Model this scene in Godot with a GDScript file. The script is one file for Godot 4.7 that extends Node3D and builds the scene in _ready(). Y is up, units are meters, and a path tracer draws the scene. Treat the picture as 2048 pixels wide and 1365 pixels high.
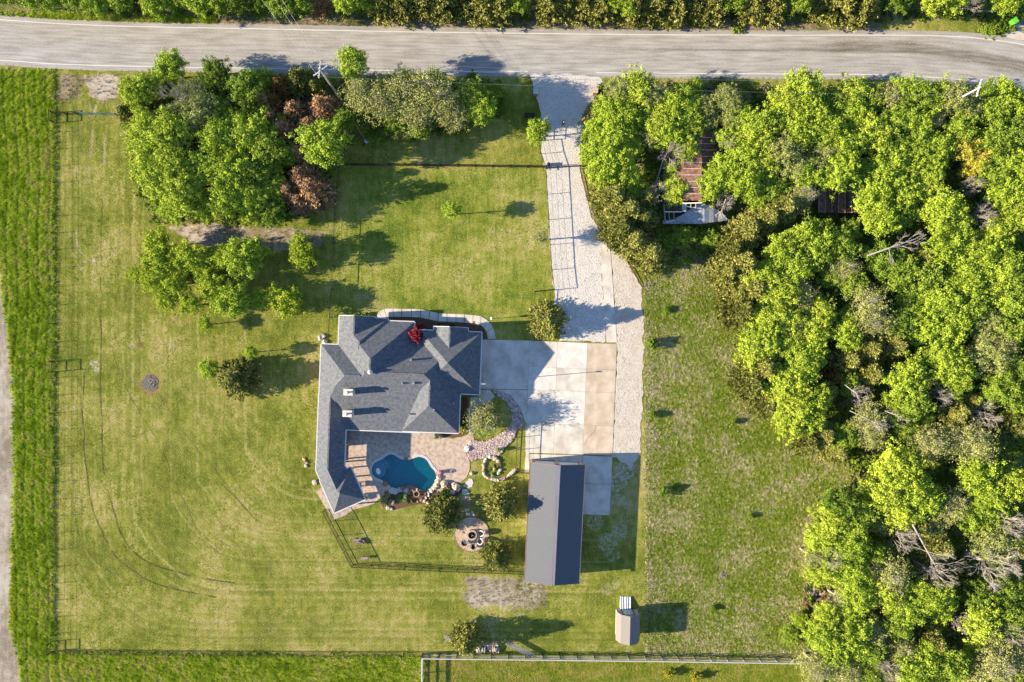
extends Node3D
# A homestead seen from straight above: metres, y up, north is -z. at() turns a mark on the site survey
# (2048 x 1365 units, 0.0732 m each on the ground) and a height into a point of the place.
const K := 0.0732422
const GREEN_WALK := 0.02
var counts := {}
var mats := {}
var rng := RandomNumberGenerator.new()
var zone := PackedByteArray()
const ZW := 1024
const ZH := 683
const TW := 2048
const TH := 1366
const TS := 0.91464

class MB:
	var v := PackedVector3Array()
	var n := PackedVector3Array()
	var c := PackedColorArray()
	var u := PackedVector2Array()
	var col := Color(1, 1, 1)
	func tri(a: Vector3, b: Vector3, d: Vector3) -> void:
		var m := (b - a).cross(d - a)
		if m.length_squared() < 1e-14:
			return
		m = m.normalized()
		v.append(a); v.append(d); v.append(b)
		n.append(m); n.append(m); n.append(m)
		c.append(col); c.append(col); c.append(col)
		u.append(Vector2(a.x, a.z)); u.append(Vector2(d.x, d.z)); u.append(Vector2(b.x, b.z))
	func quad(a: Vector3, b: Vector3, d: Vector3, e: Vector3) -> void:
		tri(a, b, d)
		tri(a, d, e)
	func hexa(p: Array) -> void:  # p[0..3] lower ring, p[4..7] upper ring, counter-clockwise seen from above
		quad(p[4], p[5], p[6], p[7])
		quad(p[3], p[2], p[1], p[0])
		for i in 4:
			var j := (i + 1) % 4
			quad(p[i], p[j], p[j + 4], p[i + 4])
	func box(o: Vector3, s: Vector3, b := Basis()) -> void:
		var h := s * 0.5
		var p := []
		for y in [-h.y, h.y]:
			for q in [Vector2(-h.x, h.z), Vector2(h.x, h.z), Vector2(h.x, -h.z), Vector2(-h.x, -h.z)]:
				p.append(o + b * Vector3(q.x, y, q.y))
		hexa(p)
	func beam(a: Vector3, b: Vector3, w: float, h: float) -> void:
		var d := b - a
		var l := d.length()
		if l < 1e-5:
			return
		d /= l
		var side := d.cross(Vector3.UP)
		if side.length() < 1e-3:
			side = Vector3.RIGHT
		side = side.normalized()
		box((a + b) * 0.5, Vector3(w, h, l), Basis(side, side.cross(d), -d))
	func tube(a: Vector3, b: Vector3, ra: float, rb: float, k := 6, caps := true) -> void:
		var d := (b - a).normalized()
		var s := d.cross(Vector3(0.31, 0.2, 0.93) if absf(d.y) > 0.9 else Vector3.UP).normalized()
		var t := d.cross(s)
		for i in k:
			var p := TAU * i / k
			var q := TAU * (i + 1) / k
			var e := s * cos(p) + t * sin(p)
			var f := s * cos(q) + t * sin(q)
			var i0 := v.size()
			quad(a + e * ra, a + f * ra, b + f * rb, b + e * rb)
			if v.size() - i0 == 6:
				for m in [[0, e], [1, f], [2, f], [3, e], [4, e], [5, f]]:
					n[i0 + m[0]] = m[1]
			if caps:
				tri(b, b + e * rb, b + f * rb)
				tri(a, a + f * ra, a + e * ra)
	func lathe(o: Vector3, prof: Array, k := 16) -> void:
		for i in k:
			var p := TAU * i / k
			var q := TAU * (i + 1) / k
			var e := Vector3(cos(p), 0, sin(p))
			var f := Vector3(cos(q), 0, sin(q))
			for j in prof.size() - 1:
				var y0 := Vector3(0, prof[j].y, 0)
				var y1 := Vector3(0, prof[j + 1].y, 0)
				quad(o + f * prof[j].x + y0, o + e * prof[j].x + y0, o + e * prof[j + 1].x + y1, o + f * prof[j + 1].x + y1)
	func leaf(p: Vector3, d: Vector3, along: Vector3, l: float, w: float) -> void:
		var s := d.cross(along).normalized() * w * 0.5
		var t := along.normalized() * l * 0.5
		var a := p - t
		var b := p + s
		var e := p + t
		var f := p - s
		v.append(a); v.append(b); v.append(e)
		v.append(a); v.append(e); v.append(f)
		var m := t.cross(s).normalized()
		for i in 6:
			n.append(m); c.append(col); u.append(Vector2.ZERO)
	func slab(poly: PackedVector2Array, y0: float, y1: float) -> void:  # a plate with a level top
		var idx := Geometry2D.triangulate_polygon(poly)
		for i in range(0, idx.size(), 3):
			var a := poly[idx[i]]
			var b := poly[idx[i + 1]]
			var d := poly[idx[i + 2]]
			if (b - a).cross(d - a) > 0:
				var t := b
				b = d
				d = t
			tri(Vector3(a.x, y1, a.y), Vector3(b.x, y1, b.y), Vector3(d.x, y1, d.y))
		if y0 < y1:
			var turn := 1 if Geometry2D.is_polygon_clockwise(poly) else -1
			for i in poly.size():
				var a := poly[i]
				var b := poly[(i + 1) % poly.size()]
				if turn > 0:
					quad(Vector3(a.x, y0, a.y), Vector3(b.x, y0, b.y), Vector3(b.x, y1, b.y), Vector3(a.x, y1, a.y))
				else:
					quad(Vector3(b.x, y0, b.y), Vector3(a.x, y0, a.y), Vector3(a.x, y1, a.y), Vector3(b.x, y1, b.y))
	func mesh(m: Material) -> ArrayMesh:
		var a := []
		a.resize(Mesh.ARRAY_MAX)
		a[Mesh.ARRAY_VERTEX] = v
		a[Mesh.ARRAY_NORMAL] = n
		a[Mesh.ARRAY_COLOR] = c
		a[Mesh.ARRAY_TEX_UV] = u
		var r := ArrayMesh.new()
		r.add_surface_from_arrays(Mesh.PRIMITIVE_TRIANGLES, a)
		r.surface_set_material(0, m)
		return r

# ---------------------------------------------------------------- small helpers
func at(x: float, y: float, h := 0.0) -> Vector3:
	var s := K * (1.0 - h * 0.01)
	return Vector3((x - 1024.0) * s, h, (y - 682.5) * s)

func flat(p: Array) -> PackedVector2Array:
	var r := PackedVector2Array()
	for i in range(0, p.size(), 2):
		r.append(Vector2((p[i] - 1024.0) * K, (p[i + 1] - 682.5) * K))
	return r

func smooth(p: PackedVector2Array, k := 5, closed := true) -> PackedVector2Array:
	var r := PackedVector2Array()
	var m := p.size()
	for i in (m if closed else m - 1):
		for j in k:
			var q0 := p[posmod(i - 1, m)] if closed else p[maxi(i - 1, 0)]
			var q3 := p[(i + 2) % m] if closed else p[mini(i + 2, m - 1)]
			r.append(p[i].cubic_interpolate(p[(i + 1) % m], q0, q3, float(j) / k))
	if not closed:
		r.append(p[m - 1])
	return r

func rough_edge(p: PackedVector2Array, step: float, amount: float, r: RandomNumberGenerator) -> PackedVector2Array:
	var o := PackedVector2Array()
	for i in p.size():
		var a := p[i]
		var b := p[(i + 1) % p.size()]
		var k := maxi(1, int(a.distance_to(b) / step))
		for j in k:
			o.append(a.lerp(b, float(j) / k) + Vector2(r.randf_range(-1, 1), r.randf_range(-1, 1)) * amount)
	return o

func put(parent: Node, o: Node, called: String) -> Node:
	var key := str(parent.get_instance_id()) + called
	var k: int = counts.get(key, 0)
	counts[key] = k + 1
	o.name = called if k == 0 else "%s_%03d" % [called, k]
	parent.add_child(o)
	return o

func tag(o: Node, label: String, category: String, group := "", kind := "") -> Node:
	o.set_meta("label", label)
	o.set_meta("category", category)
	if group != "":
		o.set_meta("group", group)
	if kind != "":
		o.set_meta("kind", kind)
	return o

func thing(called: String, label: String, category: String, where := Vector3.ZERO, turn := 0.0, group := "") -> Node3D:
	var o := Node3D.new()
	put(self, o, called)
	o.position = where
	o.rotation.y = turn
	tag(o, label, category, group)
	return o

func part(parent: Node, called: String, m: Mesh) -> MeshInstance3D:
	var o := MeshInstance3D.new()
	o.mesh = m
	put(parent, o, called)
	return o

func structure(called: String, label: String, category: String, m: Mesh) -> MeshInstance3D:
	var o := part(self, called, m)
	tag(o, label, category, "", "structure")
	return o

func lin(r: float, g: float, b: float) -> Color:
	return Color(r, g, b).linear_to_srgb()

func noise_image(w: int, h: int, seed_: int, freq: float, oct := 3, seamless := false) -> Image:
	var f := FastNoiseLite.new()
	f.seed = seed_
	f.frequency = freq
	f.noise_type = FastNoiseLite.TYPE_SIMPLEX_SMOOTH
	f.fractal_octaves = oct
	return f.get_seamless_image(w, h) if seamless else f.get_image(w, h)

func ramp_texture(seed_: int, freq: float, stops: Array, size := 256, speck := 0.0) -> ImageTexture:
	# seamless noise through a ramp of linear colours, with fine grain
	var d := noise_image(size, size, seed_, freq, 4, true).get_data()
	var e := noise_image(size, size, seed_ + 7, 0.35, 2, true).get_data()
	var o := PackedByteArray()
	o.resize(size * size * 3)
	var lut := []
	for i in 256:
		var t: float = clampf((i / 255.0 - 0.2) / 0.6, 0, 1) * (stops.size() - 1)
		var k: int = mini(int(t), stops.size() - 2)
		var cc: Color = stops[k].lerp(stops[k + 1], t - k).linear_to_srgb()
		lut.append(cc)
	for i in size * size:
		var cc: Color = lut[d[i]]
		var g := 1.0 + (e[i] / 255.0 - 0.5) * speck
		o[i * 3] = int(clampf(cc.r * g, 0, 1) * 255)
		o[i * 3 + 1] = int(clampf(cc.g * g, 0, 1) * 255)
		o[i * 3 + 2] = int(clampf(cc.b * g, 0, 1) * 255)
	var im := Image.create_from_data(size, size, false, Image.FORMAT_RGB8, o)
	return ImageTexture.create_from_image(im)

func surface(key: String, stops: Array, metres: float, rough := 0.9, freq := 0.02, speck := 0.25, relief := 0.0) -> StandardMaterial3D:
	var m := StandardMaterial3D.new()
	m.albedo_texture = ramp_texture(key.hash() % 1000, freq, stops, 256, speck)
	m.uv1_triplanar = true
	m.uv1_world_triplanar = true
	m.uv1_scale = Vector3.ONE / metres
	m.roughness = rough
	m.metallic_specular = 0.3
	if relief > 0:
		var im := noise_image(256, 256, key.hash() % 997, 0.12, 3, true)
		m.heightmap_enabled = true
		m.heightmap_texture = ImageTexture.create_from_image(im)
		m.heightmap_scale = relief
	mats[key] = m
	return m

func plain(key: String, c: Color, rough := 0.7, metal := 0.0) -> StandardMaterial3D:
	var m := StandardMaterial3D.new()
	m.albedo_color = c.linear_to_srgb()
	m.roughness = rough
	m.metallic = metal
	m.metallic_specular = 0.4
	mats[key] = m
	return m

func grain_of(key: String, back := Color(0, 0, 0), rough := 0.8) -> StandardMaterial3D:  # takes its colours from the vertices
	var m := StandardMaterial3D.new()
	m.vertex_color_use_as_albedo = true
	m.roughness = rough
	m.metallic_specular = 0.25
	if back.r + back.g + back.b > 0:
		m.backlight_enabled = true
		m.backlight = back
	mats[key] = m
	return m

# ---------------------------------------------------------------- the run
func _ready() -> void:
	rng.seed = 20240421
	camera_and_light()
	materials()
	print("ground")
	ground()
	road()
	drive()
	walks()
	print("house")
	house()
	pool()
	shop()
	shed()
	barns()
	print("fences")
	fences()
	poles()
	print("plants")
	grove()
	grass()
	print("details")
	yard()
	print("done")

func camera_and_light() -> void:
	var cam := Camera3D.new()
	cam.name = "camera"
	cam.fov = 53.12
	cam.far = 3000.0
	cam.near = 0.5
	add_child(cam)
	cam.position = Vector3(0, 100, 0)
	cam.rotation_degrees = Vector3(-90, 0, 0)
	cam.current = true
	var sun := DirectionalLight3D.new()
	sun.name = "sun"
	add_child(sun)
	sun.look_at_from_position(Vector3.ZERO, Vector3(1.0, -0.374, -0.085))
	sun.light_energy = 1.55
	sun.light_color = Color(1.0, 0.93, 0.82)
	sun.light_angular_distance = 0.5
	sun.shadow_enabled = true
	var sky := ProceduralSkyMaterial.new()
	sky.sky_top_color = Color(0.44, 0.58, 0.80)
	sky.sky_horizon_color = Color(0.78, 0.83, 0.90)
	sky.sky_curve = 0.12
	sky.ground_bottom_color = Color(0.3, 0.33, 0.22)
	sky.ground_horizon_color = Color(0.6, 0.66, 0.66)
	sky.sun_angle_max = 12.0
	sky.sky_energy_multiplier = 0.68
	var env := Environment.new()
	env.background_mode = Environment.BG_SKY
	env.sky = Sky.new()
	env.sky.sky_material = sky
	env.tonemap_mode = Environment.TONE_MAPPER_LINEAR
	env.tonemap_exposure = 2.95
	env.sdfgi_enabled = true
	env.ssao_enabled = true
	env.ssil_enabled = true
	var we := WorldEnvironment.new()
	we.name = "environment"
	we.environment = env
	add_child(we)

func materials() -> void:
	surface("concrete", [Color(.43, .395, .34), Color(.52, .485, .42), Color(.59, .555, .49)], 11.0, 0.9, 0.018, 0.18)
	surface("concrete_new", [Color(.52, .49, .435), Color(.59, .56, .50), Color(.64, .61, .55)], 9.0, 0.9, 0.018, 0.14)
	surface("concrete_tan", [Color(.42, .345, .25), Color(.485, .405, .305), Color(.54, .465, .365)], 8.0, 0.9, 0.012, 0.15)
	surface("gravel", [Color(.51, .48, .43), Color(.53, .50, .455), Color(.55, .52, .48)], 9.0, 0.95, 0.02, 0.45)
	surface("dirt_gravel", [Color(.46, .40, .32), Color(.49, .435, .36), Color(.52, .47, .40)], 9.0, 0.95, 0.02, 0.55)
	surface("patio", [Color(.33, .25, .19), Color(.42, .335, .265), Color(.49, .40, .325)], 12.0, 0.75, 0.06, 0.4)
	surface("mulch", [Color(.06, .035, .022), Color(.12, .07, .045), Color(.19, .11, .07)], 2.0, 0.95, 0.06, 0.6)
	surface("shingle", [Color(.088, .098, .115), Color(.118, .129, .146), Color(.148, .158, .172)], 18.0, 0.92, 0.11, 0.5)
	surface("shingle_tan", [Color(.14, .13, .125), Color(.20, .185, .175), Color(.27, .25, .235)], 1.5, 0.92, 0.06, 0.5)
	surface("brick_wall", [Color(.28, .17, .12), Color(.36, .24, .18), Color(.42, .31, .24)], 2.0, 0.9, 0.05, 0.3)
	surface("rust", [Color(.08, .04, .028), Color(.15, .078, .054), Color(.22, .13, .095)], 4.0, 0.8, 0.03, 0.4)
	surface("rust_dark", [Color(.05, .025, .018), Color(.09, .045, .03), Color(.14, .07, .045)], 4.0, 0.8, 0.03, 0.4)
	surface("old_tin", [Color(.24, .19, .16), Color(.32, .37, .41), Color(.40, .47, .53)], 3.0, 0.5, 0.03, 0.3)
	surface("weathered_wood", [Color(.18, .15, .13), Color(.30, .26, .23), Color(.40, .36, .32)], 1.5, 0.9, 0.05, 0.4)
	surface("stone_tan", [Color(.40, .28, .19), Color(.52, .40, .29), Color(.62, .52, .42)], 1.2, 0.9, 0.04, 0.4)
	surface("stone_grey", [Color(.34, .31, .28), Color(.50, .47, .43), Color(.62, .60, .57)], 1.2, 0.9, 0.04, 0.4)
	surface("stone_brown", [Color(.16, .09, .06), Color(.26, .16, .11), Color(.36, .25, .18)], 1.2, 0.9, 0.04, 0.4)
	surface("ash", [Color(.03, .03, .03), Color(.10, .09, .085), Color(.30, .27, .24)], 1.5, 0.95, 0.06, 0.5)
	surface("plaster", [Color(.008, .22, .28), Color(.01, .25, .32), Color(.012, .28, .36)], 3.0, 0.6, 0.03, 0.1)
	surface("plaster_light", [Color(.09, .25, .34), Color(.10, .28, .37), Color(.11, .31, .40)], 2.0, 0.6, 0.03, 0.1)
	surface("bark", [Color(.07, .055, .045), Color(.12, .10, .08), Color(.18, .15, .13)], 0.8, 0.95, 0.05, 0.5)
	surface("bark_grey", [Color(.26, .23, .21), Color(.36, .33, .30), Color(.46, .42, .39)], 0.8, 0.95, 0.05, 0.4)
	plain("white", Color(.72, .72, .70), 0.5)
	plain("fence_white", Color(.46, .46, .44), 0.6)
	plain("cream", Color(.60, .55, .47), 0.7)
	plain("gutter", Color(.55, .56, .55), 0.5)
	plain("black_metal", Color(.018, .016, .015), 0.45, 0.4)
	plain("black_wire", Color(.03, .028, .026), 0.5, 0.4)
	plain("brown_metal", Color(.06, .035, .028), 0.5, 0.3)
	plain("galvanised", Color(.42, .43, .44), 0.4, 0.6)
	plain("pole_wood", Color(.50, .48, .46), 0.8)
	plain("cable", Color(.30, .31, .32), 0.5, 0.5)
	plain("line_paint", Color(.58, .57, .54), 0.7)
	plain("shop_roof", Color(.108, .118, .135), 0.6, 0.0)
	plain("shop_trim", Color(.22, .13, .11), 0.6)
	plain("glass_blue", Color(.25, .40, .52), 0.3)
	plain("dark", Color(.012, .011, .011), 0.9)
	plain("yellow_plastic", Color(.62, .40, .05), 0.5)
	plain("pink", Color(.72, .30, .42), 0.6)
	plain("green_pipe", Color(.10, .16, .13), 0.5, 0.2)
	plain("green_plastic", Color(.12, .50, .03), 0.5)
	plain("terracotta", Color(.36, .22, .13), 0.8)
	grain_of("leaves", Color(.42, .48, .16))
	grain_of("needles", Color(.12, .13, .05))
	grain_of("twigs")
	grain_of("blades", Color(.5, .55, .2), 0.9)
	grain_of("pebbles")
	var w := plain("water", Color(.0, .10, .16), 0.04)
	w.transparency = BaseMaterial3D.TRANSPARENCY_ALPHA
	w.albedo_color = Color(Color(.0, .16, .22).linear_to_srgb(), 0.3)
	w.metallic_specular = 0.5
	w.normal_enabled = true
	var wn := noise_image(256, 256, 77, 0.05, 2, true)
	wn.bump_map_to_normal_map(4.0)
	w.normal_texture = ImageTexture.create_from_image(wn)
	w.normal_scale = 0.25
	w.uv1_triplanar = true
	w.uv1_world_triplanar = true
	w.uv1_scale = Vector3.ONE / 2.5

# ---------------------------------------------------------------- ground
func fill_zone(p: Array, id: int) -> void:
	var pts := []
	for i in range(0, p.size(), 2):
		pts.append(Vector2((1024.0 + (p[i] - 1024.0) * TS) * 0.5, (683.0 + (p[i + 1] - 682.5) * TS) * 0.5))
	var lo := 1e9
	var hi := -1e9
	for q in pts:
		lo = minf(lo, q.y)
		hi = maxf(hi, q.y)
	for y in range(maxi(0, int(lo)), mini(ZH - 1, int(hi)) + 1):
		var xs := []
		for i in pts.size():
			var a: Vector2 = pts[i]
			var b: Vector2 = pts[(i + 1) % pts.size()]
			if (a.y <= y) != (b.y <= y):
				xs.append(a.x + (y - a.y) / (b.y - a.y) * (b.x - a.x))
		xs.sort()
		for i in range(0, xs.size() - 1, 2):
			for x in range(maxi(0, int(ceil(xs[i]))), mini(ZW - 1, int(xs[i + 1])) + 1):
				zone[y * ZW + x] = id

func zone_at(p: Vector3) -> int:
	var x := int((p.x / K * TS + 1024.0) * 0.5)
	var y := int((p.z / K * TS + 683.0) * 0.5)
	return zone[clampi(y, 0, ZH - 1) * ZW + clampi(x, 0, ZW - 1)]

const MOWN := 0
const TALL := 1
const FIELD := 2
const WOODS := 3
const TRACK := 4
const DRY := 5
const HARD := 6
const FRONT := 7
const GROVE := 8
const BARE := 9
const PASTURE := 10
const LITTER := 11

func zones() -> void:
	zone.resize(ZW * ZH)
	zone.fill(MOWN)
	fill_zone([668, 335, 1088, 338, 1110, 690, 660, 690], FRONT)
	fill_zone([-120, 140, 107, 140, 108, 230, 106, 1306, 845, 1314, 845, 1500, -120, 1500], TALL)
	fill_zone([850, 1318, 2200, 1326, 2200, 1500, 850, 1500], PASTURE)
	fill_zone([-120, 540, 0, 540, 11, 640, 24, 760, 27, 900, 22, 1100, 19, 1250, 38, 1330, 60, 1500, -120, 1500], TRACK)
	fill_zone([1288, 560, 1440, 515, 1450, 600, 1490, 740, 1560, 860, 1680, 890, 1700, 960, 1650, 1060, 1610, 1180, 1620, 1311, 1293, 1308], FIELD)
	fill_zone([1200, 165, 2200, 195, 2200, 1500, 1640, 1500, 1625, 1311, 1605, 1180, 1650, 1060, 1700, 960, 1680, 890, 1560, 860, 1490, 740, 1450, 600, 1440, 515, 1300, 545, 1235, 440, 1185, 345, 1170, 240], WOODS)
	fill_zone([250, 165, 690, 160, 1000, 165, 1000, 220, 860, 270, 690, 285, 672, 325, 640, 425, 560, 438, 300, 440, 262, 300], GROVE)
	fill_zone([330, 452, 430, 446, 640, 462, 650, 486, 560, 500, 400, 492], LITTER)
	fill_zone([-200, -300, 2300, -300, 2300, 55, 1700, 62, 900, 57, 440, 50, 0, 38, -200, 30], WOODS)
	fill_zone([430, 24, 700, 30, 1000, 34, 1400, 40, 1760, 40, 1760, 62, 900, 57, 430, 50], DRY)
	fill_zone([-200, 22, 200, 28, 430, 30, 430, 52, -200, 36], TALL)
	fill_zone([1760, 36, 1960, 36, 1970, 62, 1760, 62], MOWN)
	fill_zone([930, 1152, 1092, 1158, 1090, 1216, 925, 1210], BARE)
	fill_zone([114, 150, 170, 150, 160, 190, 114, 205], DRY)
	fill_zone([165, 150, 240, 150, 232, 195, 205, 205, 180, 190], LITTER)

func ground() -> void:
	zones()
	var n1 := noise_image(TW, TH, 3, 0.006, 3).get_data()
	var n2 := noise_image(TW, TH, 11, 0.045, 3).get_data()
	var n3 := noise_image(TW, TH, 23, 0.32, 2).get_data()
	var ns := noise_image(TW, TH, 31, 0.11, 2).get_data()
	# per zone: darker matter, main matter, lighter matter (linear base colours of grass, straw, soil)
	var pal := {
		MOWN: [Color(.10, .13, .02), Color(.22, .23, .042), Color(.38, .32, .14)],
		FRONT: [Color(.085, .135, .018), Color(.21, .235, .038), Color(.37, .32, .13)],
		TALL: [Color(.13, .20, .016), Color(.22, .31, .025), Color(.32, .34, .08)],
		FIELD: [Color(.14, .19, .025), Color(.25, .28, .06), Color(.38, .34, .18)],
		WOODS: [Color(.10, .12, .03), Color(.17, .16, .06), Color(.27, .21, .12)],
		TRACK: [Color(.20, .17, .13), Color(.34, .30, .25), Color(.42, .39, .34)],
		DRY: [Color(.10, .105, .035), Color(.26, .20, .13), Color(.36, .30, .22)],
		HARD: [Color(.15, .13, .10), Color(.2, .18, .14), Color(.3, .27, .22)],
		GROVE: [Color(.10, .10, .035), Color(.17, .145, .065), Color(.26, .20, .12)],
		BARE: [Color(.12, .12, .045), Color(.26, .22, .15), Color(.40, .36, .30)],
		PASTURE: [Color(.11, .13, .03), Color(.20, .20, .05), Color(.30, .25, .10)],
		LITTER: [Color(.20, .17, .09), Color(.36, .29, .23), Color(.50, .43, .37)],
	}
	var flatpal := []
	for i in 12:
		var a := PackedFloat32Array()
		for cc in pal[i]:
			var s: Color = cc.linear_to_srgb()
			a.append_array(PackedFloat32Array([s.r * 255.0, s.g * 255.0, s.b * 255.0]))
		flatpal.append(a)
	var o := PackedByteArray()
	o.resize(TW * TH * 3)
	for y in TH:
		var row := y * TW
		for x in TW:
			var i := row + x
			var a := n1[i]
			var b := n2[i]
			var d := n3[i]
			# zone borders wander by a few texels
			var zx := (x + (b - 128) / 14) >> 1
			var zy := (y + (n2[(i + 9001) % (TW * TH)] - 128) / 14) >> 1
			zx = 0 if zx < 0 else (ZW - 1 if zx >= ZW else zx)
			zy = 0 if zy < 0 else (ZH - 1 if zy >= ZH else zy)
			var p: PackedFloat32Array = flatpal[zone[zy * ZW + zx]]
			var st := ns[(y / 7) * TW + x]  # mower and seed streaks
			var t := (a * 1.5 + b * 1.0 + d * 1.1 + st * 0.6) / 1071.0 - 0.5
			t = clampf(t * 2.9 + 0.48, 0.0, 1.0) * 2.0
			var j := i * 3
			if t < 1.0:
				o[j] = int(p[0] + (p[3] - p[0]) * t)
				o[j + 1] = int(p[1] + (p[4] - p[1]) * t)
				o[j + 2] = int(p[2] + (p[5] - p[2]) * t)
			else:
				t -= 1.0
				o[j] = int(p[3] + (p[6] - p[3]) * t)
				o[j + 1] = int(p[4] + (p[7] - p[4]) * t)
				o[j + 2] = int(p[5] + (p[8] - p[5]) * t)
	# wheel ruts and worn soil, each with its own outline
	var rut := Color(.06, .055, .03)
	var soil := Color(.34, .29, .22)
	var chalk := Color(.46, .42, .36)
	var ruts := [
		[[138, 462, 141, 495, 152, 515, 172, 526], 1.6, soil, .6], [[152, 462, 155, 495, 172, 515, 190, 530], 1.7, soil, .8],
		[[166, 745, 166, 870, 172, 950, 182, 1000, 195, 1045, 214, 1090, 240, 1122, 280, 1152, 320, 1170, 370, 1183, 430, 1195], 1.5, rut, .75],
		[[200, 640, 201, 780, 203, 880, 211, 960, 222, 1010, 238, 1058, 262, 1098, 300, 1126, 350, 1143, 400, 1156, 470, 1166], 1.5, rut, .75],
		[[202, 400, 201, 520, 200, 640], 1.1, rut, .55],
		[[222, 690, 240, 750, 275, 820, 312, 880, 340, 940, 365, 1000, 400, 1070, 450, 1120], 1.1, rut, .4],
		[[262, 690, 300, 760, 350, 840, 400, 905, 450, 965, 500, 1030], 1.1, rut, .4],
		[[150, 960, 150, 1030, 160, 1080, 180, 1112, 215, 1140, 260, 1165], 1.1, rut, .4],
		[[440, 965, 480, 1005, 530, 1060], 1.2, rut, .5], [[430, 1032, 480, 1100, 520, 1150], 1.0, rut, .4],
		[[180, 205, 182, 260, 178, 330, 176, 400], 2.5, soil, .35], [[210, 205, 210, 260, 207, 330], 2.5, soil, .4],
		[[185, 230, 200, 180, 225, 160], 2.0, chalk, .6], [[950, 960, 960, 1000, 957, 1040], 1.4, rut, .3],
		[[1003, 1040, 1003, 1090], 1.2, rut, .3], [[1140, 470, 1150, 560, 1160, 660], 2.0, soil, .3],
	]
	# the mower's rounds: swaths of lighter cut straw and darker pressed grass, broken along their length
	var sw := RandomNumberGenerator.new()
	sw.seed = 64
	for k in 62:
		var d := 8.0 + k * 6.3 + sw.randf_range(-2, 2)
		var rr := maxf(70.0, 230.0 - d * .25)
		var x := 118.0 + d
		var y := 1296.0 - d * .8
		var q := [x, 250, x, 500, x, y - rr, x + rr * .08, y - rr * .6, x + rr * .3, y - rr * .3, x + rr * .6, y - rr * .08, x + rr, y, x + rr + 200, y + 2, 1220, y + 6]
		stroke(o, n3, q, sw.randf_range(.8, 3.2), [Color(.12, .135, .03), Color(.42, .37, .17), Color(.16, .20, .03)][k % 3], sw.randf_range(.05, .35), MOWN)
	for k in 26:
		var d := k * 15.0 + sw.randf_range(-4, 4)
		stroke(o, n3, [230 + d, 660, 290 + d, 790, 370 + d, 900, 470 + d, 1050, 540 + d, 1160], sw.randf_range(.8, 1.8), [Color(.11, .12, .03), Color(.42, .36, .16)][k % 2], sw.randf_range(.1, .35), MOWN)
	for k in 60:
		var x := 676.0 + k * 6.9 + sw.randf_range(-2, 2)
		stroke(o, n3, [x, 342, x + 3, 480, x + 6, 620], sw.randf_range(.8, 1.8), [Color(.13, .17, .03), Color(.42, .37, .14), Color(.20, .26, .03)][k % 3], sw.randf_range(.1, .35), FRONT)
	for r in ruts:
		stroke(o, n3, r[0], r[1], r[2], minf(r[3] * 2.0, 1.5))
	var r2 := RandomNumberGenerator.new()
	r2.seed = 5
	var spots := [[188, 728, 9, chalk, .8], [192, 740, 7, chalk, .8], [262, 692, 6, soil, .8], [280, 688, 7, Color(.16, .09, .07), .7], [345, 695, 5, soil, .6], [184, 522, 4, chalk, .9],
		[160, 535, 5, soil, .6], [205, 175, 26, chalk, .75], [190, 165, 16, chalk, .8], [222, 165, 16, chalk, .7], [130, 175, 14, soil, .5], [895, 1275, 9, soil, .8], [940, 1185, 20, soil, .5],
		[1010, 1195, 30, chalk, .5], [1060, 1180, 24, chalk, .6], [1040, 1205, 30, soil, .6], [960, 1205, 22, chalk, .5], [980, 1250, 14, soil, .4], [945, 1240, 10, soil, .4],
		[1215, 1085, 20, chalk, .8], [1240, 1060, 16, chalk, .8], [1190, 1045, 18, chalk, .8], [1225, 1110, 14, chalk, .6], [1250, 940, 20, chalk, 1.3], [1235, 965, 20, chalk, 1.2], [1235, 1000, 14, chalk, .7], [1255, 1010, 10, chalk, .6],
		[1212, 1180, 14, soil, .5], [760, 616, 12, soil, .5], [1230, 1170, 9, chalk, .5], [300, 768, 24, Color(.28, .16, .09), .9], [660, 460, 14, soil, .5], [640, 470, 10, Color(.40, .30, .14), .7]]
	for s in spots:
		var q := Vector2(1024.0 + (s[0] - 1024.0) * TS, 683.0 + (s[1] - 682.5) * TS)
		for k in int(s[2] * s[2] * 0.5) + 12:
			var w: Vector2 = q + Vector2.from_angle(r2.randf() * TAU) * sqrt(r2.randf()) * s[2] * 0.9
			paint(o, n3, w, r2.randf_range(0.7, 2.2), s[3], s[4] * r2.randf_range(.4, 1.0))
	var im := Image.create_from_data(TW, TH, false, Image.FORMAT_RGB8, o)
	var m := StandardMaterial3D.new()
	m.albedo_texture = ImageTexture.create_from_image(im)
	m.roughness = 1.0
	m.metallic_specular = 0.1
	var hx := TW * 0.5 / TS * K
	var hz := TH * 0.5 / TS * K
	var b := MB.new()
	var x0 := (742.0 - 1024.0) * K
	var x1 := (875.0 - 1024.0) * K
	var z0 := (908.0 - 682.5) * K
	var z1 := (982.0 - 682.5) * K
	for q in [[-hx, -hz, hx, z0], [-hx, z1, hx, hz], [-hx, z0, x0, z1], [x1, z0, hx, z1]]:
		b.quad(Vector3(q[0], 0, q[3]), Vector3(q[2], 0, q[3]), Vector3(q[2], 0, q[1]), Vector3(q[0], 0, q[1]))
	for i in b.v.size():
		b.u[i] = Vector2((b.v[i].x + hx) / (2 * hx), (b.v[i].z + hz) / (2 * hz))
	structure("lawn", "mown yellow-green lawn and rough grass around the house and woods", "lawn", b.mesh(m))
	var far := surface("far_grass", [Color(.07, .10, .025), Color(.12, .14, .04), Color(.18, .17, .07)], 12.0, 1.0, 0.02, 0.5)
	b = MB.new()
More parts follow.
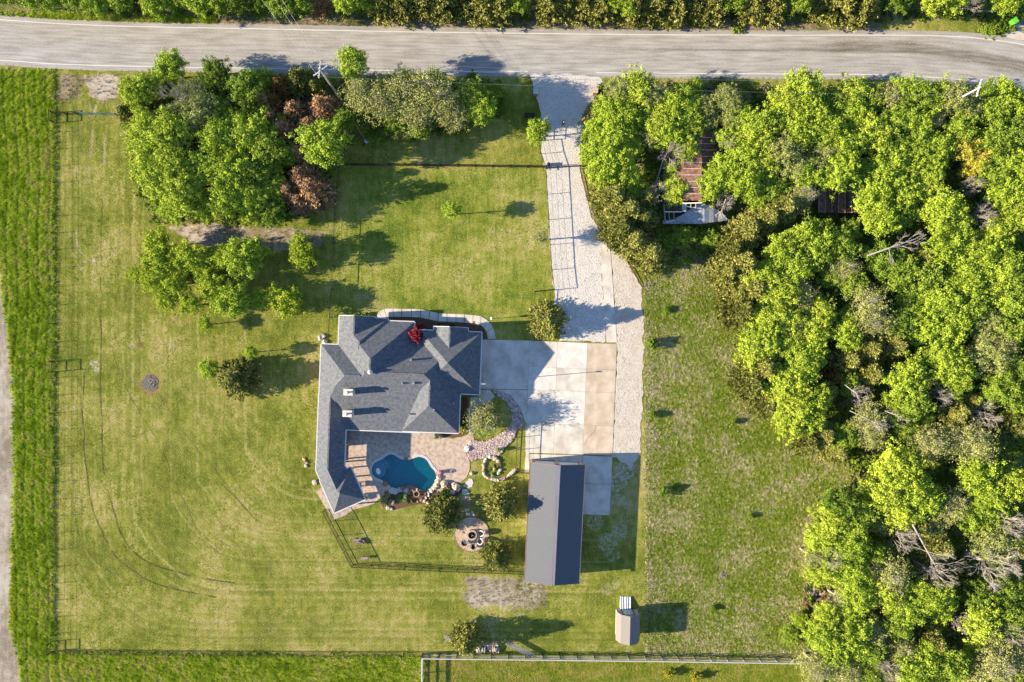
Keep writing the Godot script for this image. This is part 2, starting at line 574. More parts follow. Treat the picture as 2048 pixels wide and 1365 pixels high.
	for q in [[-900.0, -900.0, 900.0, -hz + 0.5], [-900.0, hz - 0.5, 900.0, 900.0], [-900.0, -hz + 0.5, -hx + 0.5, hz - 0.5], [hx - 0.5, -hz + 0.5, 900.0, hz - 0.5]]:
		b.quad(Vector3(q[0], -.02, q[3]), Vector3(q[2], -.02, q[3]), Vector3(q[2], -.02, q[1]), Vector3(q[0], -.02, q[1]))
	structure("ground", "grassland running on beyond the property on every side", "ground", b.mesh(far))

func stroke(o: PackedByteArray, n3: PackedByteArray, p: Array, r: float, cc: Color, alpha: float, only := -1) -> void:
	var pts := PackedVector2Array()
	for i in range(0, p.size(), 2):
		pts.append(Vector2(1024.0 + (p[i] - 1024.0) * TS, 683.0 + (p[i + 1] - 682.5) * TS))
	pts = smooth(pts, 8, false)
	var f := FastNoiseLite.new()
	f.seed = int(p[0]) * 7 + int(p[1])
	f.frequency = .02
	var run := 0.0
	for i in pts.size() - 1:
		var l := pts[i].distance_to(pts[i + 1])
		for j in int(l) + 1:
			var q := pts[i].lerp(pts[i + 1], j / (l + 1.0))
			run += 1.0
			var a := alpha * clampf(f.get_noise_1d(run) * 1.5 + .75, 0, 1)
			q.x += f.get_noise_1d(run * .5 + 900) * 4.0
			if only >= 0:
				var zx := clampi(int(q.x) >> 1, 0, ZW - 1)
				var zy := clampi(int(q.y) >> 1, 0, ZH - 1)
				if zone[zy * ZW + zx] != only:
					continue
			paint(o, n3, q, r, cc, a * .55)

func paint(o: PackedByteArray, n3: PackedByteArray, q: Vector2, r: float, cc: Color, alpha: float) -> void:
	var s := cc.linear_to_srgb()
	for y in range(maxi(0, int(q.y - r)), mini(TH - 1, int(q.y + r) + 1) + 1):
		for x in range(maxi(0, int(q.x - r)), mini(TW - 1, int(q.x + r) + 1) + 1):
			if Vector2(x, y).distance_to(q) <= r:
				var i := y * TW + x
				var a := alpha * clampf(n3[i] / 128.0, 0.0, 1.0) * 0.7
				o[i * 3] = int(lerpf(o[i * 3], s.r * 255, a))
				o[i * 3 + 1] = int(lerpf(o[i * 3 + 1], s.g * 255, a))
				o[i * 3 + 2] = int(lerpf(o[i * 3 + 2], s.b * 255, a))

# ---------------------------------------------------------------- road, drive, walks
const ROAD_N := [-200, 24, 0, 33, 100, 40, 250, 46, 500, 51, 800, 57, 1024, 60, 1300, 63, 1600, 64, 1750, 64, 1900, 66, 1990, 74, 2060, 86, 2300, 140]
const ROAD_S := [-200, 117, 0, 127, 100, 134, 250, 139, 500, 143, 800, 148, 1024, 150, 1300, 153, 1600, 155, 1750, 156, 1900, 164, 1990, 174, 2060, 188, 2300, 244]

func road() -> void:
	var a := smooth(flat(ROAD_N), 8, false)
	var b := smooth(flat(ROAD_S), 8, false)
	# worn seal coat: the road's own length and width carry the wear
	var w := 2048
	var h := 128
	var n1 := noise_image(w, h, 41, 0.02, 3).get_data()
	var n2 := noise_image(w * 2, h * 2, 43, 0.25, 2).get_data()
	var n3 := noise_image(w, 1024, 47, 0.013, 3).get_data()
	var o := PackedByteArray()
	o.resize(w * h * 3)
	for y in h:
		var t := y / float(h)
		for x in w:
			var i := y * w + x
			var streak := n3[(y * 8) * w + x] / 255.0 - 0.5
			var g := 0.325 + streak * 0.17 + (n1[i] / 255.0 - 0.5) * 0.07 + (n2[y * w * 2 + x] / 255.0 - 0.5) * 0.10
			var warm := 0.035 * (1.0 - t)
			var sx: float = -200.0 + 2500.0 * x / w
			var k := clampf((sx - 1560.0) / 160.0, 0, 1) * clampf(1.0 - absf(t - 0.30 - clampf((sx - 1800) / 900.0, 0, .2)) / 0.20, 0, 1) + clampf((sx - 980.0) / 500.0, 0, 1) * clampf(1.0 - absf(t - 0.40) / 0.055, 0, 1) * 0.8
			g -= clampf(k * 1.6 + (n2[(y + 60) * w + x] / 255.0 - 0.55) * 1.4 * minf(k * 3.0, 1.0) + streak * k, 0, 1) * 0.13 * minf(k * 2.0, 1.0)
			g += 0.03 * clampf(1.0 - absf(t - 0.5) / 0.012, 0, 1) + 0.03 * clampf(1.0 - absf(t - 0.86) / 0.07, 0, 1) * clampf(streak * 4 + .5, 0, 1)
			var cc := Color(g + warm * .6, g - .012 + warm * .3, g - .035).linear_to_srgb()
			o[i * 3] = int(clampf(cc.r, 0, 1) * 255)
			o[i * 3 + 1] = int(clampf(cc.g, 0, 1) * 255)
			o[i * 3 + 2] = int(clampf(cc.b, 0, 1) * 255)
	var m := StandardMaterial3D.new()
	m.albedo_texture = ImageTexture.create_from_image(Image.create_from_data(w, h, false, Image.FORMAT_RGB8, o))
	m.roughness = 0.95
	m.metallic_specular = 0.2
	var q := MB.new()
	for i in a.size() - 1:
		var i0 := q.v.size()
		var va := Vector3(a[i].x, .03, a[i].y)
		var vb := Vector3(b[i].x, .03, b[i].y)
		var vc := Vector3(b[i + 1].x, .03, b[i + 1].y)
		var vd := Vector3(a[i + 1].x, .03, a[i + 1].y)
		q.quad(vb, vc, vd, va)
		for j in range(i0, q.v.size()):
			var p := q.v[j]
			var t := 0.0 if p == va or p == vd else 1.0
			q.u[j] = Vector2((p.x / K + 1024.0 + 200.0) / 2500.0, t)
		q.quad(va, vd, vd - Vector3(0, .03, .25), va - Vector3(0, .03, .25))
		q.quad(vb - Vector3(0, .03, -.25), vc - Vector3(0, .03, -.25), vc, vb)
	var road_ := structure("road", "wide worn grey country road with tar-darkened lanes", "road", q.mesh(m))
	for side in 2:
		var l := MB.new()
		var e := a if side == 0 else b
		var f := b if side == 0 else a
		for i in e.size() - 1:
			if side == 1 and e[i].x > at(1055, 0).x and e[i].x < at(1165, 0).x:
				continue
			var d0 := (f[i] - e[i]).normalized()
			var d1 := (f[i + 1] - e[i + 1]).normalized()
			var p0 := e[i] + d0 * 0.42
			var p1 := e[i + 1] + d1 * 0.42
			var r0 := e[i] + d0 * 0.54
			var r1 := e[i + 1] + d1 * 0.54
			if side == 0:
				l.quad(Vector3(r0.x, .034, r0.y), Vector3(r1.x, .034, r1.y), Vector3(p1.x, .034, p1.y), Vector3(p0.x, .034, p0.y))
			else:
				l.quad(Vector3(p0.x, .034, p0.y), Vector3(p1.x, .034, p1.y), Vector3(r1.x, .034, r1.y), Vector3(r0.x, .034, r0.y))
		part(road_, "edge_line", l.mesh(mats.line_paint))

func drive() -> void:
	var r := RandomNumberGenerator.new()
	r.seed = 77
	var g := MB.new()
	g.slab(rough_edge(flat([1060, 149, 1130, 148, 1198, 153, 1206, 168, 1186, 200, 1170, 225, 1163, 262, 1160, 335, 1170, 390, 1186, 440, 1199, 462, 1213, 684, 1120, 682, 1113, 640, 1107, 575, 1099, 470, 1093, 345, 1082, 300, 1084, 255, 1080, 215, 1068, 178]), 0.6, 0.16, r), 0, .035)
	structure("gravel_driveway", "pale crushed gravel driveway running from the road to the concrete apron", "driveway", g.mesh(mats.gravel))
	g = MB.new()
	g.slab(rough_edge(flat([1219, 462, 1245, 508, 1282, 572, 1287, 650, 1286, 760, 1281, 905, 1262, 940, 1226, 912, 1230, 800, 1235, 690]), 0.6, 0.2, r), 0, .03)
	structure("gravel_verge", "sandy gravel verge between the concrete apron and the rough field", "verge", g.mesh(mats.dirt_gravel))
	g = MB.new()
	g.slab(flat([1198, 461, 1218, 461, 1234, 685, 1213.5, 685]), 0, .06)
	structure("concrete_strip", "long narrow concrete strip beside the gravel driveway", "pavement", g.mesh(mats.concrete))
	# loose stones along the gravel
	var st := MultiMesh.new()
	st.transform_format = MultiMesh.TRANSFORM_3D
	st.use_colors = true
	st.mesh = rock_mesh(9, mats.pebbles, 5)
	var area := flat([1064, 152, 1198, 158, 1172, 225, 1160, 335, 1199, 470, 1213, 684, 1120, 682, 1107, 575, 1093, 345, 1080, 215])
	var area2 := flat([1222, 470, 1282, 580, 1285, 760, 1279, 905, 1228, 905, 1236, 690])
	var at_ := []
	while at_.size() < 9000:
		var p := Vector2(at(r.randf_range(1060, 1290), 0).x, at(0, r.randf_range(150, 905)).z)
		if Geometry2D.is_point_in_polygon(p, area) or Geometry2D.is_point_in_polygon(p, area2):
			at_.append(p)
	st.instance_count = at_.size()
	for i in at_.size():
		var s := r.randf_range(.03, .07)
		st.set_instance_transform(i, Transform3D(Basis(Vector3.UP, r.randf() * TAU).scaled(Vector3(s, s * .7, s)), Vector3(at_[i].x, .04, at_[i].y)))
		var t := r.randf_range(.30, .72)
		st.set_instance_color(i, Color(t, t * .95, t * .86))
	var si := MultiMeshInstance3D.new()
	si.multimesh = st
	put(self, si, "loose_gravel")
	tag(si, "loose pale stones scattered over the gravel driveway", "gravel", "", "stuff")
	# concrete apron, one slab at a time
	var apron := Node3D.new()
	put(self, apron, "concrete_driveway")
	tag(apron, "broad pale concrete driveway of large slabs between house and workshop", "driveway", "", "structure")
	var top := [[963, 679.5], [1059.5, 681.5], [1115, 684], [1175, 686.5], [1234, 688.5]]
	var bot := [[955, 905], [1050.5, 906], [1107, 907.5], [1165.5, 909.5], [1225, 912]]
	var rows := [0.0, 0.232, 0.437, 0.735, 1.0]
	var look := [["concrete", "concrete", "", ""], ["concrete", "concrete_new", "concrete", "concrete"], ["concrete_new", "concrete", "concrete_new", "concrete"], ["concrete_tan", "concrete_tan", "concrete_tan", "concrete_tan"]]
	for cidx in 4:
		for ri in 4:
			if look[cidx][ri] == "":
				continue
			var q := []
			for e in [[cidx, ri], [cidx + 1, ri], [cidx + 1, ri + 1], [cidx, ri + 1]]:
				var t: float = rows[e[1]]
				q.append(Vector2(lerpf(top[e[0]][0], bot[e[0]][0], t), lerpf(top[e[0]][1], bot[e[0]][1], t)))
			var cen: Vector2 = (q[0] + q[1] + q[2] + q[3]) * .25
			var p := []
			for e in q:
				var f: Vector2 = e + (cen - e).normalized() * 0.2
				p.append(f.x)
				p.append(f.y)
			var s := MB.new()
			s.slab(flat(p), 0, .06)
			part(apron, "slab", s.mesh(mats[look[cidx][ri]]))
	for e in [[[966, 779, 1055, 781, 1052.5, 848, 1047, 833, 1038, 812, 1022, 793, 1003, 783, 980, 779.6], "concrete"],
			[[1050.4, 849, 1051.5, 906, 1049, 945, 1058, 946, 1059, 907.5, 1054.5, 855], "concrete"],
			[[1060, 908.5, 1164.8, 911, 1164, 926, 1059.5, 919], "concrete"],
			[[1165.6, 911.5, 1224.6, 914, 1222.2, 969, 1162.6, 967], "concrete"], [[1162.4, 967.6, 1222, 969.6, 1219, 1031, 1160, 1029], "concrete"],
			[[957, 780, 980, 780, 990, 793, 975, 808, 962, 812, 956, 812], "concrete"], [[941, 795, 958, 795, 956, 830, 948, 868, 938, 868, 936, 830], "concrete"]]:
		var s := MB.new()
		s.slab(flat(e[0]), 0, .056)
		part(apron, "slab", s.mesh(mats[e[1]]))

func walks() -> void:
	var ck := MB.new()
	var cp := [[1192, 851], [1191.5, 858], [1188, 865], [1181, 872], [1175, 877], [1172, 884], [1169, 891]]
	for i in cp.size() - 1:
		var a := at(cp[i][0], cp[i][1]) + Vector3(0, .0605, 0)
		var b := at(cp[i + 1][0], cp[i + 1][1]) + Vector3(0, .0605, 0)
		ck.beam(a, b, .06, .006)
	part(get_node("concrete_driveway"), "crack", ck.mesh(mats.stone_brown))
	var w := Node3D.new()
	put(self, w, "front_walk")
	tag(w, "curving pale concrete walk of short slabs around the front bed", "walkway", "", "structure")
	var q := [[753, 632, 757, 637.5], [758, 624, 764, 636], [768, 618.4, 773, 634.5], [786, 617.4, 787, 634], [803, 618, 803, 634], [823, 618.5, 823, 634.5], [841, 619.2, 841, 635.5], [860, 623, 857, 639], [877, 627, 876, 643], [894, 628, 894, 643.5], [912, 628.5, 912, 644.5], [929, 629.5, 929, 645.5], [946, 630.5, 946, 647], [962, 633, 961, 650], [975, 641, 968, 656], [986, 655, 974, 665], [992, 678.5, 976, 678.5]]
	for i in q.size() - 1:
		var a: Array = q[i]
		var b: Array = q[i + 1]
		var e := 0.03
		var p := [lerpf(a[0], b[0], e), lerpf(a[1], b[1], e), lerpf(b[0], a[0], e), lerpf(b[1], a[1], e), lerpf(b[2], a[2], e), lerpf(b[3], a[3], e), lerpf(a[2], b[2], e), lerpf(a[3], b[3], e)]
		var s := MB.new()
		s.slab(flat(p), 0, .07)
		part(w, "slab", s.mesh(mats["concrete_new" if i == 8 or i == 9 else "concrete"]))
	var m := MB.new()
	m.slab(flat([764, 636.6, 787, 634.8, 823, 635.2, 841, 636.3, 857, 639.8, 876, 643.8, 912, 645.3, 946, 647.8, 960, 650.8, 967, 656.8, 973, 666, 975, 678.5, 950, 690, 850, 700, 800, 680, 760, 660]), 0, .04)
	structure("mulch_bed", "dark brown mulch bed between the front walk and the house", "garden bed", m.mesh(mats.mulch))
	m = MB.new()
	m.slab(flat([925, 795, 936, 797, 935, 830, 937, 866, 925, 872, 905, 876, 880, 872, 870, 866, 915, 860]), 0, .03)
	structure("garden_bed", "dark mulch bed along the back corner of the house", "garden bed", m.mesh(mats.mulch))

func rock_mesh(seed_: int, m: Material, k := 7) -> ArrayMesh:
	var r := RandomNumberGenerator.new()
	r.seed = seed_
	var f := FastNoiseLite.new()
	f.seed = seed_
	f.frequency = 0.7
	var b := MB.new()
	var pts := []
	for j in k:
		var row := []
		var ph := PI * j / (k - 1)
		for i in k + 2:
			var th := TAU * i / (k + 2) + j * 0.4
			var d := Vector3(sin(ph) * cos(th), cos(ph), sin(ph) * sin(th))
			row.append(d * (0.85 + f.get_noise_3dv(d * 2.0) * 0.45) * Vector3(1, .8, 1))
		pts.append(row)
	for j in k - 1:
		for i in k + 2:
			var i2 := (i + 1) % (k + 2)
			b.col = Color(1, 1, 1) * r.randf_range(.8, 1.1)
			b.quad(pts[j + 1][i2], pts[j + 1][i], pts[j][i], pts[j][i2])
	return b.mesh(m)

# ---------------------------------------------------------------- house
func clip(poly: PackedVector2Array, f: Vector3) -> PackedVector2Array:  # keeps where f.x * x + f.y * z + f.z >= 0
	var r := PackedVector2Array()
	for i in poly.size():
		var a := poly[i]
		var b := poly[(i + 1) % poly.size()]
		var da := f.x * a.x + f.y * a.y + f.z
		var db := f.x * b.x + f.y * b.y + f.z
		if da >= 0:
			r.append(a)
		if (da > 0 and db < 0) or (da < 0 and db > 0):
			r.append(a.lerp(b, da / (da - db)))
	return r

func area_of(p: PackedVector2Array) -> float:
	var s := 0.0
	for i in p.size():
		s += p[i].cross(p[(i + 1) % p.size()])
	return absf(s) * 0.5

func clusters(pieces: Array) -> Array:  # pieces that share an edge belong together
	var left := pieces.duplicate()
	var r := []
	while not left.is_empty():
		var own := [left.pop_back()]
		var i := 0
		while i < own.size():
			for j in range(left.size() - 1, -1, -1):
				var hits := 0
				for e in [[own[i], left[j]], [left[j], own[i]]]:
					for v in e[0]:
						for k in e[1].size():
							if Geometry2D.get_closest_point_to_segment(v, e[1][k], e[1][(k + 1) % e[1].size()]).distance_to(v) < .01:
								hits += 1
								break
				if hits >= 3:
					own.append(left[j])
					left.remove_at(j)
			i += 1
		r.append(own)
	return r

func eave(x: float, z: float, nx: float, nz: float, pitch := 0.68, h := 2.75) -> Dictionary:  # a slope that rises from its eave line along (nx, nz)
	var l := sqrt(nx * nx + nz * nz)
	nx /= l
	nz /= l
	var d := Vector3(nx, nz, -(x * nx + z * nz))
	return {"dot": d, "rise": Vector3(pitch * nx, pitch * nz, h + pitch * d.z)}

func house() -> void:
	var h := thing("house", "long single-storey house under a grey shingle roof of many hips and gables", "house", at(800, 750), deg_to_rad(-2.2))
	var cut := func(x, z, nx, nz): return Vector3(nx, nz, -(x * nx + z * nz))
	var d := Vector2(sin(deg_to_rad(26)), cos(deg_to_rad(26)))   # the bent end of the west wing
	var e := Vector2(d.y, -d.x)
	var g := Vector2(-7.15, 16.6)
	var south := eave(0, 4.32, 0, -1)
	var wings := [
		{"s": [eave(-8.5, 0, 1, 0), eave(-3.5, 0, -1, 0)], "f": [cut.call(0, -8.3, 0, 1), cut.call(0, -5.0, 0, -1)], "gable": true},
		{"s": [eave(-8.5, 0, 1, 0), eave(-1.6, 0, -1, 0), eave(0, -8.08, 0, 1)], "f": [cut.call(0, -3, 0, -1)]},
		{"s": [eave(-8.5, 0, 1, 0), eave(2.2, 0, -1, 0), eave(0, -7.74, 0, 1), south], "f": []},
		{"s": [eave(-10.95, 0, 1, 0), eave(0, -4.08, 0, 1), south], "f": [cut.call(0, 0, -1, 0)]},
		{"s": [eave(0, -5.32, 0, 1), eave(9.09, 0, -1, 0), south], "f": [cut.call(-4, 0, 1, 0)]},
		{"s": [eave(-10.95, 0, 1, 0), eave(0, 7.95, 0, -1, 0.295, 2.7)], "f": [cut.call(3.5, 0, -1, 0), cut.call(0, 0.5, 0, 1)]},
		{"s": [eave(1.03, 0, 1, 0), eave(9.09, 0, -1, 0), eave(0, 7.85, 0, -1)], "f": [cut.call(0, -0.5, 0, 1)]},
		{"s": [eave(3.0, 0, 1, 0), eave(11.83, 0, -1, 0), eave(0, -6.63, 0, 1), eave(0, 2.21, 0, -1)], "f": []},
		{"s": [eave(5.03, 0, 1, 0), eave(9.84, 0, -1, 0)], "f": [cut.call(0, -7.25, 0, 1), cut.call(0, -4.0, 0, -1)], "gable": true},
		{"s": [eave(-11.0, 0, 1, 0), eave(-7.02, 0, -1, 0)], "f": [cut.call(0, 3, 0, 1), cut.call(-9, 13.6, -d.x * .45, -1)]},
		{"s": [eave(-9.0 - e.x * 2.0, 13.5 - e.y * 2.0, e.x, e.y), eave(-9.0 + e.x * 2.0, 13.5 + e.y * 2.0, -e.x, -e.y)], "f": [cut.call(-9, 13.6, d.x * .45, 1), cut.call(g.x - d.x * .6, g.y - d.y * .6, -d.x, -d.y)]},
		{"s": [eave(g.x - e.x * 2.4, g.y - e.y * 2.4, e.x, e.y), eave(g.x + e.x * 2.4, g.y + e.y * 2.4, -e.x, -e.y), eave(g.x - d.x * 2.5, g.y - d.y * 2.5, d.x, d.y), eave(g.x + d.x * 2.5, g.y + d.y * 2.5, -d.x, -d.y)], "f": []},
	]
	var big := PackedVector2Array([Vector2(-30, -30), Vector2(30, -30), Vector2(30, 30), Vector2(-30, 30)])
	for wi in wings.size():
		var w: Dictionary = wings[wi]
		for si in w.s.size():
			var rise: Vector3 = w.s[si].rise
			var face := clip(big, w.s[si].dot)
			for f in w.f:
				face = clip(face, f)
			for sj in w.s.size():
				if sj != si:
					face = clip(face, w.s[sj].dot)
					face = clip(face, w.s[sj].rise - rise)
			if face.size() < 3 or area_of(face) < .01:
				continue
			var pieces := [face]
			for wj in wings.size():
				if wj == wi:
					continue
				var o: Dictionary = wings[wj]
				var bias := Vector3(0, 0, 0.004 if wj < wi else -0.004)
				var limits := []
				for f in o.f:
					limits.append(f)
				for s in o.s:
					limits.append(s.dot)
					limits.append(s.rise - rise + bias)
				var left := []
				for p in pieces:
					var inside: PackedVector2Array = p
					for l in limits:
						inside = clip(inside, l)
						if inside.size() < 3:
							break
					if inside.size() < 3 or area_of(inside) < 1e-4:
						left.append(p)
						continue
					var rest: PackedVector2Array = p
					for l in limits:
						var out := clip(rest, -l)
						if out.size() >= 3 and area_of(out) > 1e-4:
							left.append(out)
						rest = clip(rest, l)
						if rest.size() < 3:
							break
				pieces = left
			if pieces.is_empty():
				continue
			for cluster in clusters(pieces):
				var b := MB.new()
				var t := {}
				for p in cluster:
					var q := []
					for v in p:
						q.append(Vector3(v.x, rise.x * v.x + rise.y * v.y + rise.z, v.y))
					var turn: bool = (p[1] - p[0]).cross(p[2] - p[0]) > 0
					for i in range(1, q.size() - 1):
						if turn:
							b.tri(q[0], q[i + 1], q[i])
						else:
							b.tri(q[0], q[i], q[i + 1])
					for i in q.size():
						var a: Vector3 = q[i]
						var c: Vector3 = q[(i + 1) % q.size()]
						var dt: Vector3 = w.s[si].dot
						if absf(dt.x * a.x + dt.y * a.z + dt.z) < .01 and absf(dt.x * c.x + dt.y * c.z + dt.z) < .01 and a.distance_to(c) > .3:
							var outw := Vector3(-dt.x, 0, -dt.y)
							var g1 := MB.new()
							g1.beam(a + outw * .06 - Vector3(0, .1, 0), c + outw * .06 - Vector3(0, .1, 0), .15, .2)
							t[t.size()] = g1
				if b.v.size() == 0:
					continue
				var sl := part(h, "roof_slope", b.mesh(mats.shingle))
				for g1 in t.values():
					part(sl, "gutter", g1.mesh(mats.gutter))
	# ridge caps
	for r in [[-6.0, 4.44, -8.28, -6.0, 4.44, -5.7], [-5.05, 5.1, -4.63, -5.05, 5.1, -3.6], [-3.15, 6.39, -2.39, -3.15, 6.39, -1.0], [-6.82, 5.56, .05, -4.6, 5.56, .05], [-2.7, 6.04, -.5, 4.3, 6.04, -.5], [5.06, 5.49, 1.0, 5.06, 5.49, 3.82], [7.43, 4.39, -7.2, 7.43, 4.39, -4.9], [-9.01, 4.1, 4.0, -9.01, 4.1, 13.4]]:
		var caps := MB.new()
		caps.beam(Vector3(r[0], r[1] + .02, r[2]), Vector3(r[3], r[4] + .02, r[5]), .22, .05)
		part(h, "ridge_cap", caps.mesh(mats.shingle))
	# gable ends: wall under the two front gables, with pale bargeboards
	for q in [[-6.0, 2.5, -7.9, 4.42, -8.3], [7.43, 2.4, -6.85, 4.36, -7.25]]:
		var b := MB.new()
		b.tri(Vector3(q[0] + q[1] - .3, 2.75, q[2]), Vector3(q[0] - q[1] + .3, 2.75, q[2]), Vector3(q[0], q[3] - .25, q[2]))
		var gw := part(h, "gable_wall", b.mesh(mats.brick_wall))
		b = MB.new()
		for s in [-1.0, 1.0]:
			b.beam(Vector3(q[0], q[3] - .1, q[4]), Vector3(q[0] + s * q[1], 2.66, q[4]), .05, .2)
		part(gw, "bargeboard", b.mesh(mats.white))
	# walls
	for q in [[-8.05, 1.75, -7.3, -3.66, 2.9], [-8.04, -2.0, -7.64, -7.29, 2.9], [-10.5, 8.65, -3.65, 4.3, 2.72], [-7.0, 8.64, 4.29, 5.6, 2.72], [1.5, 8.65, 5.59, 7.4, 2.72], [3.4, 11.4, -6.2, -3.64, 2.74], [8.64, 11.4, -3.66, 1.8, 2.74], [5.45, 9.4, -6.85, -6.19, 2.74], [-10.52, -10.3, 4.29, 11.1, 2.7], [-10.52, -10.3, 11.1, 13.2, 1.25], [-10.3, -7.3, 10.0, 10.2, 2.7]]:
		var b := MB.new()
		b.box(Vector3((q[0] + q[1]) * .5, q[4] * .5, (q[2] + q[3]) * .5), Vector3(q[1] - q[0], q[4], q[3] - q[2]))
		part(h, "wall", b.mesh(mats.brick_wall))
	# openings that face out of the walls
	for q in [[-7, -7.66, 1.4, 0], [-4.4, -7.66, 1.4, 0], [-.4, -7.32, 1.6, 0], [6.3, -6.87, 1.2, 0], [8.4, -6.87, 1.2, 0], [3, 7.42, 1.8, 0], [6.5, 7.42, 1.8, 0], [-3.5, 5.62, 2.4, 0], [-.4, 5.62, 2.4, 0]]:
		var b := MB.new()
		b.box(Vector3(q[0], 1.5, q[1]), Vector3(q[2] + .16, 1.5, .06))
		var wn := part(h, "window", b.mesh(mats.white))
		b = MB.new()
		b.box(Vector3(q[0], 1.5, q[1]), Vector3(q[2], 1.34, .09))
		part(wn, "pane", b.mesh(mats.glass_blue))
	for z in [-4.6, -1.2]:
		var b := MB.new()
		b.box(Vector3(11.42, 1.15, z), Vector3(.06, 2.3, 2.8))
		part(h, "garage_door", b.mesh(mats.cream))
	# posts of the open west wing and of the pavilion
	for q in [[-7.25, 10.35], [-10.42, 12.95], [-10.42, 13.4], [g.x - e.x * 2.1 - d.x * 2.1, g.y - e.y * 2.1 - d.y * 2.1], [g.x + e.x * 2.1 - d.x * 2.1, g.y + e.y * 2.1 - d.y * 2.1], [g.x - e.x * 2.1 + d.x * 2.1, g.y - e.y * 2.1 + d.y * 2.1], [g.x + e.x * 2.1 + d.x * 2.1, g.y + e.y * 2.1 + d.y * 2.1]]:
		var b := MB.new()
		b.box(Vector3(q[0], 1.36, q[1]), Vector3(.2, 2.72, .2))
		part(h, "post", b.mesh(mats.stone_tan))
	# chimneys on the back slope
	for q in [[-6.1, 2.35, 3.4, 5.95], [-6.3, 5.4, 2.6, 5.2]]:
		var b := MB.new()
		b.box(Vector3(q[0], (q[2] + q[3]) * .5, q[1]), Vector3(1.15, q[3] - q[2], .8))
		var ch := part(h, "chimney", b.mesh(mats.cream))
		b = MB.new()
		b.box(Vector3(q[0], q[3] + .03, q[1]), Vector3(1.28, .07, .9))
		part(ch, "cap", b.mesh(mats.cream))
		b = MB.new()
		b.lathe(Vector3(q[0], q[3] + .06, q[1]), [Vector2(.13, 0), Vector2(.13, .3), Vector2(.24, .34), Vector2(.24, .4), Vector2(0, .52)], 12)
		part(ch, "flue", b.mesh(mats.galvanised))
		b = MB.new()
		b.box(Vector3(q[0] + .45, q[2] + .75, q[1] - .55), Vector3(.5, .7, .3))
		part(ch, "cricket", b.mesh(mats.shingle))
	# plumbing vents and flashings
	for q in [[-9.3, 3.9, -1.2, .1], [-8.6, 4.3, 0.1, .1], [1.2, 5.4, .9, .12], [2.8, 5.5, .8, .16], [2.2, 4.4, 5.3, .1], [2.3, 5.4, -2.4, .14], [4.9, 5.5, 1.8, .1], [5.7, 5.1, 4.4, .12], [8.3, 3.5, 3.6, .1]]:
		var b := MB.new()
		b.tube(Vector3(q[0], q[1] - 1.0, q[2]), Vector3(q[0], q[1] + .1, q[2]), q[3], q[3], 8)
		part(h, "roof_vent", b.mesh(mats.galvanised))
	# copper weathervane cap at the crossing of the ridges
	var cp := MB.new()
	cp.lathe(Vector3(-3.12, 6.2, -.55), [Vector2(.35, 0), Vector2(.3, .25), Vector2(0, .7)], 10)
	part(h, "ridge_finial", cp.mesh(mats.white))
	# standpipe lamp beside the garage, seen nearly end on
	var lp := thing("yard_lamp", "slender dark lamp pole beside the garage eave", "lamp post", at(967, 763))
	var b2 := MB.new()
	b2.tube(Vector3.ZERO, Vector3(0, 6.3, 0), .06, .04, 8)
	part(lp, "pole", b2.mesh(mats.galvanised))
	b2 = MB.new()
	b2.box(Vector3(.25, 6.3, 0), Vector3(.6, .1, .22))
	part(lp, "lamp_head", b2.mesh(mats.galvanised))

# ---------------------------------------------------------------- pool and patio
const POOL := [743.7, 942, 746.7, 930, 752.6, 925, 764.5, 919, 773.4, 912.3, 781.3, 909.3, 789.2, 911.3, 799, 917.3, 807, 920.2, 817, 920.7, 826.8, 917.3, 836.7, 914.3, 846.6, 916.3, 853.5, 921.2, 858.5, 929, 863, 936, 868.4, 942, 872.8, 951, 871.3, 961, 866.4, 970, 858.5, 977.6, 848.6, 980.6, 838.7, 979.6, 831.8, 974.6, 822.9, 970.2, 811, 972.7, 799, 976.6, 784.3, 976.6, 774.4, 970.7, 764.5, 961, 754.6, 957, 746.7, 951]

func ringed(p: PackedVector2Array, out: float) -> PackedVector2Array:
	var r := Geometry2D.offset_polygon(p, out, Geometry2D.JOIN_ROUND)
	return r[0]

func minus_pool(name_: String, label: String, category: String, p: PackedVector2Array, hole: PackedVector2Array, y: float, m: Material) -> void:
	var b := MB.new()
	var mid := at(0, 945).z
	for half in [[-80.0, mid], [mid, 80.0]]:
		var box := PackedVector2Array([Vector2(-80, half[0]), Vector2(80, half[0]), Vector2(80, half[1]), Vector2(-80, half[1])])
		for q in Geometry2D.intersect_polygons(p, box):
			for s in Geometry2D.clip_polygons(q, hole):
				b.slab(s, 0, y)
	structure(name_, label, category, b.mesh(m))

